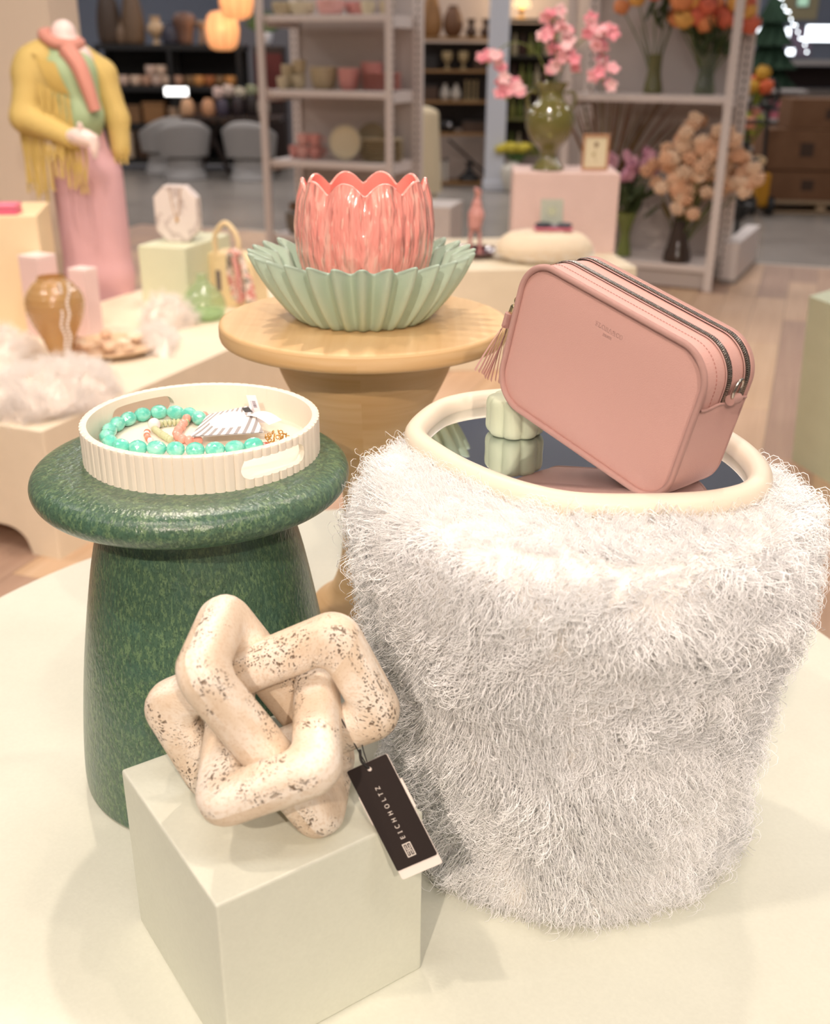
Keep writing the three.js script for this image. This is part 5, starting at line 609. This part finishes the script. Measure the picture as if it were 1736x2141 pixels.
  for (let i = 0; i < 4; i++) put('book_stack', ['leftmost upright brown book on the lowest oak shelf', 'second brown book on the lowest oak shelf', 'third brown book on the lowest oak shelf', 'fourth brown book on the lowest oak shelf'][i], 'book', [['cover', bx(0.045, 0.24 + 0.02 * (i % 2), 0.17, 0, 0, 0, 0.003), [br2, y2, br, dk][i]], ['pages', bx(0.036, 0.23, 0.165, 0, 0.004, 0.006, 0), wht]], at(-0.26 + i * 0.06, 0.041), 0, 'upright books'); put('black_vase', 'black vase on the lowest oak shelf', 'vase', [['body', vs([[0, 0], [0.12, 0], [0.13, 0.04], [0.06, 0.1], [0.03, 0.17], [0.06, 0.22]]), dk]], at(0.2, 0.041));
}
{ // chair under a cream throw
  const t = T('draped_chair', 'chair under a cream cloth beside the slotted upright', 'chair', [0.05, 0, -11]), cl = M(0xdccbaa, 0.85); P('cloth', flip(param((u, v) => { const a = u * 2 * PI, k = v < 0.18 ? v / 0.18 : 1, r = (0.14 + 0.04 * max(0, v - 0.18)) * k, f = 1 + 0.05 * sin(a * 9) * max(0, v - 0.2); return [r * f * cos(a) * 1.1, 0.99 - (v < 0.18 ? 0.05 * k * k : 0.05 + (v - 0.18) * 0.92), r * f * sin(a)]; }, 72, 30, true)), cl, t); for (const [x, z] of [[-0.12, -0.1], [0.12, -0.1], [-0.12, 0.1], [0.12, 0.1]]) P('leg', bx(0.035, 0.24, 0.035, x, 0, z, 0.003), M(0xcdbb98, 0.7), t);
}
{
  const fr = M(0x2a281d, 0.6), gl = M(0x6c6a35, 0.3), t = T('glassware_shelf', 'dark shelf of olive glassware right of the column', 'shelving', [1.28, 0, -13.6]); for (const s of [-1, 1]) for (const z of [-0.15, 0.15]) P('post', bx(0.03, 1.86, 0.03, s * 0.33, 0, z, 0.002), fr, t); P('back_panel', bx(0.66, 1.5, 0.01, 0, 0.3, -0.16, 0), M(0x2b2519, 0.8), t); for (const y of [0.36, 0.76, 1.12, 1.45, 1.84]) P('shelf', bx(0.7, 0.03, 0.33, 0, y - 0.03, 0, 0.003), y === 1.12 || y === 0.76 || y === 0.36 ? gl : fr, t);
  const bottle = lathe(smoothProfile([[0, 0], [0.035, 0], [0.037, 0.02], [0.036, 0.12], [0.014, 0.17], [0.014, 0.23]], 24), 18), cols = [M(0x8a8a4a, 0.2), M(0x4a2f28, 0.3), M(0xb7a98a, 0.4), M(0x6f7a3a, 0.2)]; let n = 0;
  const ord = ['first', 'second', 'third', 'fourth', 'fifth', 'sixth'], rows = ['lowest', 'second lowest', 'middle', 'upper']; [0.361, 0.761, 1.121, 1.451].forEach((y, r) => { for (let i = 0; i < 6; i++) { const q = put('glass_bottle', `${ord[i]} bottle from the left on the ${rows[r]} glassware shelf`, 'bottle', [['glass', bottle, cols[(i * 3 + r) % 4]]], [1.05 + i * 0.092, y, -13.57], 0, 'bottles on the glassware shelf'); } });
  put('table_lamp', 'glowing amber table lamp on top of the glassware shelf', 'lamp', [['base', lathe(smoothProfile([[0, 0], [0.07, 0], [0.02, 0.03], [0.035, 0.09], [0.015, 0.13], [0, 0.13]], 20), 20), M(0xb88a4a, 0.3)], ['shade', lathe([[0.11, 0.12], [0.07, 0.28]], 28), glow(new THREE.Color(1, 0.72, 0.38), 1.4)]], [1.2, 1.841, -13.55]); const l = new THREE.PointLight(new THREE.Color(1, 0.75, 0.45), 1.2, 0, 2); l.position.set(1.2, 2.04, -13.55); l.castShadow = true; scene.add(l);
  put('potted_plant', 'white jar of yellow flowers on the floor behind the pink bird', 'plant', [['jar', lathe(smoothProfile([[0, 0], [0.07, 0], [0.1, 0.06], [0.135, 0.2], [0.12, 0.27], [0.06, 0.31], [0.065, 0.33]], 30), 32), M(0xd9d4c8, 0.4)]].concat(Array.from({ length: 12 }, (_, i) => ['bloom', rose.clone().scale(1.3, 1, 1.3).translate(-0.15 + 0.3 * (i / 11), 0.46 + 0.04 * hash(i, 2, 3), 0.06 * (hash(i, 4, 1) - 0.5)), M(0xc9b83a, 0.6)]), Array.from({ length: 12 }, (_, i) => ['leaf', leafBlade(0.02, 0.16).rotateZ((hash(i, 7, 3) - 0.5) * 2).translate(0.05, 0.3, 0.02), M(0x3f5a24, 0.7)])), [1.1, 0, -12.75]);
}
// ---------------------------------------------------------------- dark shelving, armchairs and lanterns at the back left
{
  const blk = M(0x19191b, 0.5), t = T('display_rack', 'long black shelving behind the mannequin', 'shelving', [-3.25, 0, -15.2]); for (const x of [-0.95, 0, 0.9]) for (const z of [-0.22, 0.22]) P('post', bx(0.05, 1.55, 0.05, x, 0, z, 0.003), blk, t); for (const y of [0.14, 0.58, 1.05, 1.55]) P('shelf', bx(1.95, 0.07, 0.5, 0, y - 0.07, 0, 0.004), blk, t); P('back_panel', bx(1.9, 1.5, 0.02, 0, 0.05, -0.26, 0), M(0x0e0e0f, 0.8), t);
  const vs = (pts, k = 26) => lathe(smoothProfile(pts, 26), k), base = (x, y, z = -15.1) => [x, y, z];
  const tops = [[-4.03, [[0, 0], [0.13, 0], [0.16, 0.2], [0.12, 0.5], [0.05, 0.66], [0.04, 0.68]], 0x46362a, 'leftmost tall dark brown vase on the black shelving'], [-3.72, [[0, 0], [0.12, 0], [0.15, 0.18], [0.11, 0.5], [0.045, 0.7], [0.04, 0.72]], 0x6b543f, 'tall taupe vase on the black shelving'], [-3.88, [[0, 0], [0.08, 0], [0.11, 0.15], [0.05, 0.27], [0.06, 0.3]], 0x7d6550, 'short brown vase between the tall ones'], [-3.43, [[0, 0], [0.06, 0], [0.03, 0.05], [0.1, 0.14], [0.115, 0.2], [0.06, 0.28], [0.07, 0.33]], 0xc6a987, 'cream footed urn on the black shelving'], [-3.24, [[0, 0], [0.09, 0], [0.12, 0.12], [0.09, 0.22], [0.05, 0.26]], 0x3a3a48, 'dark blue jar on the black shelving'], [-3.05, [[0, 0], [0.08, 0], [0.11, 0.14], [0.15, 0.3], [0.1, 0.37], [0, 0.38]], 0x6e4f40, 'brown mushroom shaped jar on the black shelving'], [-2.84, [[0, 0], [0.04, 0], [0.04, 0.2], [0.11, 0.26], [0, 0.29]], 0x8d7a6a, 'small taupe pedestal on the black shelving'], [-2.68, [[0, 0], [0.08, 0], [0.12, 0.12], [0.09, 0.25], [0.04, 0.29]], 0xd9cfc9, 'white jar on the black shelving'], [-2.53, [[0, 0], [0.08, 0], [0.11, 0.15], [0.09, 0.3], [0.03, 0.34]], 0xcdc2bd, 'taller white jar at the right of the black shelving']];
  tops.forEach(([x, pf, c, l]) => put('decor_vase', l, 'vase', [['body', vs(pf), M(c, 0.55)], ['lip', new THREE.TorusGeometry(max(0.02, pf[pf.length - 1][0]), 0.007, 6, 18).rotateX(PI / 2).translate(0, pf[pf.length - 1][1], 0), M(c, 0.55)]], base(x, 1.551), 0, 'vases on the black shelving'));
  const cupG = vs([[0, 0], [0.05, 0], [0.07, 0.05], [0.068, 0.12], [0.062, 0.12], [0.055, 0.03], [0, 0.02]], 20), cc = [0xcfb4a4, 0xd9bda6, 0xb9927a, 0xc98f52, 0xa5653a, 0x7d6142]; const mid = [[-3.9, 0], [-3.74, 0], [-3.6, 0], [-3.46, 0], [-3.32, 0], [-3.18, 0], [-3.53, 0.125], [-3.39, 0.125], [-3.02, 0], [-2.9, 0], [-2.76, 0], [-2.62, 0], [-2.48, 0]]; const o2 = ['first', 'second', 'third', 'fourth', 'fifth', 'sixth'];
  mid.forEach(([x, dy], i) => put('stoneware_cup', dy ? (i === 6 ? 'left stacked stoneware cup on the black shelving' : 'right stacked stoneware cup on the black shelving') : `${['first', 'second', 'third', 'fourth', 'fifth', 'sixth', '', '', 'seventh', 'eighth', 'ninth', 'tenth', 'eleventh'][i]} stoneware cup from the left on the black shelving`, 'cup', [['cup', cupG, M(cc[i < 8 ? i % 3 : 3 + i % 3], 0.5)]], base(x, 1.051 + dy, -15.05), 0, 'stoneware cups'));
  const low = [[-3.85, 0.3, 0.22, 0x7a5a3c], [-3.52, 0.28, 0.26, 0x8d6640], [-3.22, 0.2, 0.2, 0xa3866c], [-2.95, 0.24, 0.24, 0x5d4432], [-2.66, 0.22, 0.18, 0x6e5138]]; low.forEach(([x, w, h, c], i) => put('storage_basket', `${o2[i]} basket from the left on the lower black shelf`, 'basket', [['basket', bx(w, h, 0.3, 0, 0, 0, 0.02), M(c, 0.85)], ['rim', bx(w + 0.02, 0.025, 0.32, 0, h - 0.02, 0, 0.01), M(c, 0.7)]], base(x, 0.581, -15.1), 0, 'baskets on the black shelving'));
  [[-3.95, 0.25, 0.34, 0xb9a48c], [-3.68, 0.16, 0.36, 0x4a3322], [-3.48, 0.22, 0.4, 0xb08d5c], [-3.2, 0.26, 0.36, 0x8d8580]].forEach(([x, w, h, c], i) => put('storage_crate', `${o2[i]} crate from the left under the black shelving`, 'crate', [['body', bx(w, h, 0.28, 0, 0, 0, 0.01), M(c, 0.8)], ['rim', bx(w + 0.015, 0.03, 0.295, 0, h - 0.03, 0, 0.006), M(c, 0.7)]], base(x, 0.141, -15.05), 0, 'crates under the black shelving'));
  // lit counter sign
  const sg = put('light_box', 'small glowing white light box above the grey armchair', 'light box', [['case', bx(0.32, 0.12, 0.04, 0, 0, -0.022, 0.006), blk], ['screen', bx(0.3, 0.1, 0.006, 0, 0.01, 0, 0.002), glow(new THREE.Color(1, 0.98, 0.95), 4)], ['foot', bx(0.03, 0.22, 0.03, 0, -0.22, -0.02, 0.002), blk]], [-3.14, 0.93, -14.7]); { const l = new THREE.RectAreaLight(0xffffff, 4, 0.3, 0.1); l.position.set(-3.14, 0.99, -14.69); l.lookAt(-3.14, 0.99, 0); scene.add(l); }
  // armchairs: wrapped back over a flared skirt
  const grey = M(0x9a9795, 0.85), grey2 = M(0xa8a6a5, 0.85); const arm = (x, z, ry, l) => { const c = T('bucket_chair', l, 'chair', [x, 0, z], ry, 'grey bucket armchairs'); P('shell', flip(param((u, v) => { const a = lerp(-2.35, 2.35, u), top = 0.4 + 0.3 * (0.5 + 0.5 * cos(a * 0.95)), y = lerp(0.27, top, v < 0.5 ? v * 2 : (1 - v) * 2), r = v < 0.5 ? 0.27 + 0.05 * (y - 0.27) / 0.4 : 0.21 + 0.05 * (y - 0.27) / 0.4; return [r * 1.12 * sin(a), y, -r * cos(a) * -1]; }, 48, 20)), M(0x9a9795, 0.85, { side: THREE.DoubleSide }), c); P('seat', lathe(smoothProfile([[0, 0.27], [0.22, 0.27], [0.25, 0.3], [0.24, 0.38], [0.18, 0.4], [0, 0.4]], 24), 36), grey2, c); P('skirt', lathe(smoothProfile([[0, 0.0], [0.27, 0.0], [0.265, 0.02], [0.22, 0.14], [0.2, 0.25], [0.0, 0.26]], 24), 36), grey2, c); return c; };
  arm(-2.93, -13.9, 0.35, 'grey bucket armchair seen from behind, in full view'); arm(-2.08, -13.8, -0.1, 'grey bucket armchair half hidden by the white shelf post'); arm(-3.33, -14.6, 0.8, 'grey bucket armchair farther back at the dark table');
  const dw = M(0x2c1d17, 0.45), tb = T('dining_table', 'dark wooden dining table set with vases behind the armchairs', 'table', [-2.36, 0, -14.45]); P('table_top', bx(1.25, 0.05, 0.7, 0, 0.66, 0, 0.006), dw, tb); for (const x of [-0.3, 0.35]) P('trestle', join(rod([x - 0.2, 0, 0], [x + 0.1, 0.66, 0], 0.035), rod([x + 0.2, 0, 0], [x - 0.1, 0.66, 0], 0.035)), dw, tb);
  const tv = [[-2.95, 0xd9ab84, 0.2, 'left tan egg lamp on the dining table'], [-2.68, 0xd39c74, 0.2, 'right tan egg lamp on the dining table'], [-2.5, 0x4a4252, 0.2, 'dark lavender rimmed jar on the dining table'], [-2.3, 0x33282a, 0.24, 'dark jar on the dining table'], [-2.12, 0x2a201e, 0.26, 'dark jar at the right of the dining table'], [-1.98, 0xb9a89a, 0.2, 'beige jar at the end of the dining table']]; tv.forEach(([x, c, h, l]) => put('table_jar', l, 'jar', [['body', vs([[0, 0], [0.06, 0], [0.085, h * 0.4], [0.07, h * 0.85], [0.04, h]]), M(c, 0.5)], ['lip', new THREE.TorusGeometry(0.042, 0.008, 6, 18).rotateX(PI / 2).translate(0, h, 0), M(c, 0.4)]], [x, 0.711, -14.4], 0, 'jars on the dining table'));
  [[-2.55, 0xe2c9c0], [-2.42, 0xdcc9bd], [-2.27, 0xcfc6b2], [-2.12, 0x9fa383], [-1.95, 0xe0bfb2]].forEach(([x, c], i) => put('paper_flower', `${o2[i]} pale flower head from the left above the dining table`, 'flower', [['bloom', puffG.clone().scale(1.2, 1.5, 1.2), M(c, 0.8)], ['stem', rod([0, -0.22, 0], [0, -0.02, 0], 0.006), stemM]], [x, 0.98 + 0.03 * (i % 2), -14.45], 0, 'pale flower heads'));
  const lant = (x, y, z, l) => { const p = T('pendant_lantern', l, 'pendant lamp', [x, y, z], 0, 'paper lanterns'), sh = lathe(smoothProfile([[0.09, -0.24], [0.17, -0.2], [0.215, -0.05], [0.21, 0.08], [0.15, 0.2], [0.06, 0.225]], 40), 40); P('shade', sh, M(0xecc093, 0.9, { transmission: 0.35, thickness: 0, side: THREE.DoubleSide, emissive: new THREE.Color(0xe0a070), emissiveIntensity: 0.2 }), p); const rib = []; for (let i = 0; i < 10; i++) rib.push(tube(smoothProfile([[0.09, -0.24], [0.172, -0.2], [0.218, -0.05], [0.213, 0.08], [0.152, 0.2], [0.06, 0.227]], 16).map(([r, yy]) => [r * cos(i * 0.628), yy, r * sin(i * 0.628)]), 0.004, false, 20, 4)); P('ribs', join(rib), M(0x9a6a40, 0.7), p); P('bulb', new THREE.SphereGeometry(0.035, 16, 12).translate(0, 0.03, 0.0), glow(new THREE.Color(1, 0.85, 0.6), 14), p); P('cable', rod([0, 0.22, 0], [0, CEIL - y, 0], 0.006), blk, p); const q = new THREE.PointLight(new THREE.Color(1, 0.78, 0.5), 0.22, 0, 2); q.position.set(x, y + 0.03, z); q.castShadow = true; scene.add(q); };
  lant(-2.53, 1.72, -14.9, 'lower glowing amber lantern over the armchairs'); lant(-2.28, 2.08, -14.6, 'upper glowing amber lantern cut by the top edge');
  put('green_plant', 'green hanging plant behind the white shelf post', 'plant', [['pot', lathe([[0, 0], [0.09, 0], [0.11, 0.16], [0, 0.16]], 20), M(0xc9ccd4, 0.5)]].concat(Array.from({ length: 10 }, (_, i) => ['leaf', leafBlade(0.03, 0.3).rotateZ((i / 9 - 0.5) * 2.2).translate(0, 0.14, 0), M(0x3f5a2a, 0.7)])), [-2.05, 1.55, -15.4]); put('plant_stand', 'dark cabinet below the hanging plant', 'cabinet', [['carcass', bx(0.4, 1.54, 0.35, 0, 0, 0, 0.006), M(0x2a1c18, 0.6)], ['door', bx(0.36, 0.6, 0.015, 0, 0.85, 0.18, 0.004), M(0x5a1f1c, 0.6)]], [-2.0, 0, -15.45]);
}
// ---------------------------------------------------------------- cartons, pallet and bright shop beyond on the far right
{
  const kraft = (s) => M(0xffffff, 0.85, { map: rep(paintTex(0x6b4a30, s, 12), 1.5) }), o = (x, y, z, w, h, d, l, s) => { const t = T('cardboard_carton', l, 'carton', [x, y, z], -0.12, 'brown cartons'); P('carton', boxUV(bx(w, h, d, 0, 0, 0, 0.006)), kraft(s), t); P('tape', bx(0.06, 0.003, d, 0, h - 0.001, 0, 0), M(0x8a6a48, 0.4), t); P('print', new THREE.PlaneGeometry(w * 0.13, h * 0.35).translate(-w * 0.1, h * 0.5, d / 2 + 0.002), M(0x3d2a1c, 0.8), t, 'dark printed mark'); };
  o(4.05, 0.125, -11.3, 0.95, 0.29, 0.6, 'lowest brown carton on the wooden pallet', 801); o(4.0, 0.417, -11.3, 1.03, 0.38, 0.62, 'middle brown carton on the pallet stack', 803); o(4.2, 0.799, -11.3, 1.0, 0.28, 0.6, 'topmost brown carton on the pallet stack', 805);
  const w = M(0x9a8266, 0.8), t = T('wooden_pallet', 'wooden pallet under the brown cartons', 'pallet', [4.1, 0, -11.25], -0.12); for (let i = 0; i < 6; i++) P('slat', bx(1.1, 0.022, 0.09, 0, 0.1, -0.3 + i * 0.12, 0.003), w, t); for (const x of [-0.5, 0, 0.5]) for (const z of [-0.28, 0, 0.28]) P('block', bx(0.09, 0.078, 0.1, x, 0.022, z, 0.003), w, t); for (const z of [-0.28, 0, 0.28]) P('slat', bx(1.1, 0.021, 0.09, 0, 0, z, 0.003), w, t);
  const y = M(0xb07a12, 0.4), k = M(0x161514, 0.6), j = T('pallet_jack', 'yellow pallet jack with a black handle by the cartons', 'pallet jack', [3.4, 0, -10.9]); P('pump', bx(0.14, 0.32, 0.16, 0.02, 0.08, 0, 0.02), y, j); P('fork', bx(0.13, 0.05, 0.7, -0.06, 0.06, -0.45, 0.01), y, j); P('fork', bx(0.13, 0.05, 0.7, 0.16, 0.06, -0.45, 0.01), y, j); for (const x of [-0.07, 0.11]) P('wheel', new THREE.CylinderGeometry(0.09, 0.09, 0.06, 24).rotateZ(PI / 2).translate(x, 0.09, 0.05), k, j); P('handle', rod([0.02, 0.38, 0.02], [-0.03, 1.05, 0.05], 0.022), k, j); P('grip', new THREE.TorusGeometry(0.09, 0.02, 8, 24).scale(1, 1.3, 1).translate(-0.035, 1.12, 0.05), k, j);
  put('black_sack', 'black bin bag next to the yellow pallet jack', 'bag', [['sack', (() => { const g = new THREE.IcosahedronGeometry(1, 3), p = g.attributes.position; for (let i = 0; i < p.count; i++) { const x = p.getX(i), yy = p.getY(i), z = p.getZ(i), f = 1 + 0.1 * sin(x * 7 + yy * 5) * cos(z * 6); p.setXYZ(i, x * 0.13 * f, max(-0.17, yy * 0.18 * f) + 0.17, z * 0.13 * f); } g.computeVertexNormals(); return g; })(), M(0x151414, 0.35)], ['knot', new THREE.SphereGeometry(0.035, 10, 8).scale(1, 1.2, 1).translate(0, 0.36, 0), M(0x151414, 0.35)]], [3.12, 0, -10.55]);
  // market counters behind
  const ct = M(0xa9a3a0, 0.6), dk = M(0x2a1714, 0.7); put('market_counter', 'long pale counter with dark openings at the far right', 'counter', [['worktop', bx(2.6, 0.09, 0.6, 0, 1.32, 0, 0.005), ct], ['opening', bx(2.4, 0.36, 0.1, 0, 0.95, -0.2, 0.005), dk], ['front', bx(2.4, 0.92, 0.5, 0, 0.02, 0, 0.005), M(0x6f655e, 0.7)], ['end_post', bx(0.08, 1.32, 0.55, -1.24, 0, 0, 0.005), ct], ['end_post', bx(0.08, 1.32, 0.55, 1.24, 0, 0, 0.005), ct]], [6.6, 0, -20.0], -0.1);
  put('stock_shelf', 'grey shelf of small mixed goods left of the cartons', 'shelving', [['post', bx(0.04, 1.1, 0.04, -0.3, 0, 0, 0.003), ct], ['post', bx(0.04, 1.1, 0.04, 0.3, 0, 0, 0.003), ct], ['back_panel', bx(0.64, 1.1, 0.02, 0, 0, -0.2, 0), M(0x8c8482, 0.7)]].concat([0.1, 0.42, 0.74, 1.06].map((yy) => ['shelf', bx(0.64, 0.03, 0.36, 0, yy, 0, 0.003), ct])), [4.3, 0, -13.6]);
  const gc = [0x2f5a4a, 0x7a2f3a, 0x4a4a50, 0xa07848, 0xb9b0ae, 0x3a2a28, 0x8a8f86, 0xc46a7a, 0x55504a]; let gi = 0; for (const [r, yy] of [[0, 0.131], [1, 0.451], [2, 0.771]]) for (let i = 0; i < 3; i++) put('goods_box', `${['left', 'middle', 'right'][i]} packet on the ${['lower', 'middle', 'upper'][r]} tier of the stock shelf`, 'packet', [['packet', bx(0.13, 0.2, 0.12, 0, 0, 0, 0.006), M(gc[gi], 0.6)], ['label_band', bx(0.132, 0.05, 0.122, 0, 0.08, 0, 0.004), M(gc[(gi++ + 4) % 9], 0.5)]], [4.12 + i * 0.18, yy, -13.55], 0, 'packets on the stock shelf');
  const lit = (x, yy, w2, h2, l, c = 0xf4faff, kk = 5) => { x *= 1.064; yy = 1.45 + (yy - 1.45) * 1.064; put('wall_lightbox', l, 'light box', [['case', bx(w2 + 0.04, h2 + 0.04, 0.06, 0, -0.02, -0.034, 0.006), M(0x8f97a3, 0.5)], ['screen', bx(w2, h2, 0.006, 0, 0, 0, 0.002), glow(new THREE.Color(c), kk)]], [x, yy, -21.935]); const q = new THREE.RectAreaLight(c, 3, w2, h2); q.position.set(x, yy + h2 / 2, -21.92); q.lookAt(x, yy + h2 / 2, 0); scene.add(q); };
  lit(5.95, 1.76, 0.26, 0.26, 'tall bright window panel left of the row at the far right'); lit(6.38, 1.78, 0.52, 0.15, 'long bright panel above the far counter'); lit(6.35, 1.5, 0.26, 0.12, 'lower short bright panel above the far counter'); lit(6.68, 1.49, 0.14, 0.1, 'smallest bright panel above the far counter'); lit(7.2, 1.72, 0.6, 0.26, 'largest bright panel at the right edge'); lit(6.78, 2.28, 0.2, 0.4, 'pale green glowing sign high at the right', 0xbfe6c8, 0.8);
  put('hanging_banner', 'pale yellow banner behind the green sign', 'banner', [['cloth', bx(0.75, 0.5, 0.02, 0, 0, 0, 0.003), M(0xc9bd96, 0.8)], ['rail', bx(0.8, 0.03, 0.03, 0, 0.5, 0, 0.004), M(0x6f6a60, 0.6)]], [7.15, 2.1, -21.98]); put('wall_panel', 'lilac lit wall panel between the bright panels', 'panel', [['board', bx(0.5, 0.5, 0.03, 0, 0, 0, 0.004), M(0xb3a0b8, 0.7)], ['frame', bx(0.54, 0.03, 0.04, 0, 0.5, 0, 0.004), M(0x9a94a0, 0.6)]], [7.25, 1.46, -21.98]);
  const tr = T('christmas_tree', 'dark green decorated tree with a string of lights at the top right', 'tree', [5.35, 0, -17.5]); for (let i = 0; i < 6; i++) { const r = 0.62 - i * 0.08; P('branch_tier', (() => { const g = new THREE.ConeGeometry(r, 0.55, 26, 3), p = g.attributes.position; for (let k2 = 0; k2 < p.count; k2++) { const f = 1 + 0.18 * sin(k2 * 2.4); p.setX(k2, p.getX(k2) * f); p.setZ(k2, p.getZ(k2) * f); } g.computeVertexNormals(); return g; })().translate(0, 0.6 + i * 0.32, 0), M(0x1f3a26, 0.9), tr); } P('trunk', rod([0, 0, 0], [0, 2.4, 0], 0.05), M(0x3a2a20, 0.8), tr);
  const bulbG = new THREE.SphereGeometry(0.014, 8, 6), bm = glow(new THREE.Color(0.9, 0.96, 1), 9); for (let i = 0; i < 16; i++) { const b = P('bulb', bulbG, bm, tr), f = i / 15; b.position.set(lerp(-0.12, 0.36, f), lerp(2.45, 1.55, f) + 0.03 * sin(i * 2), 0.5 * f + 0.12); }
}
renderer.render(scene, camera);
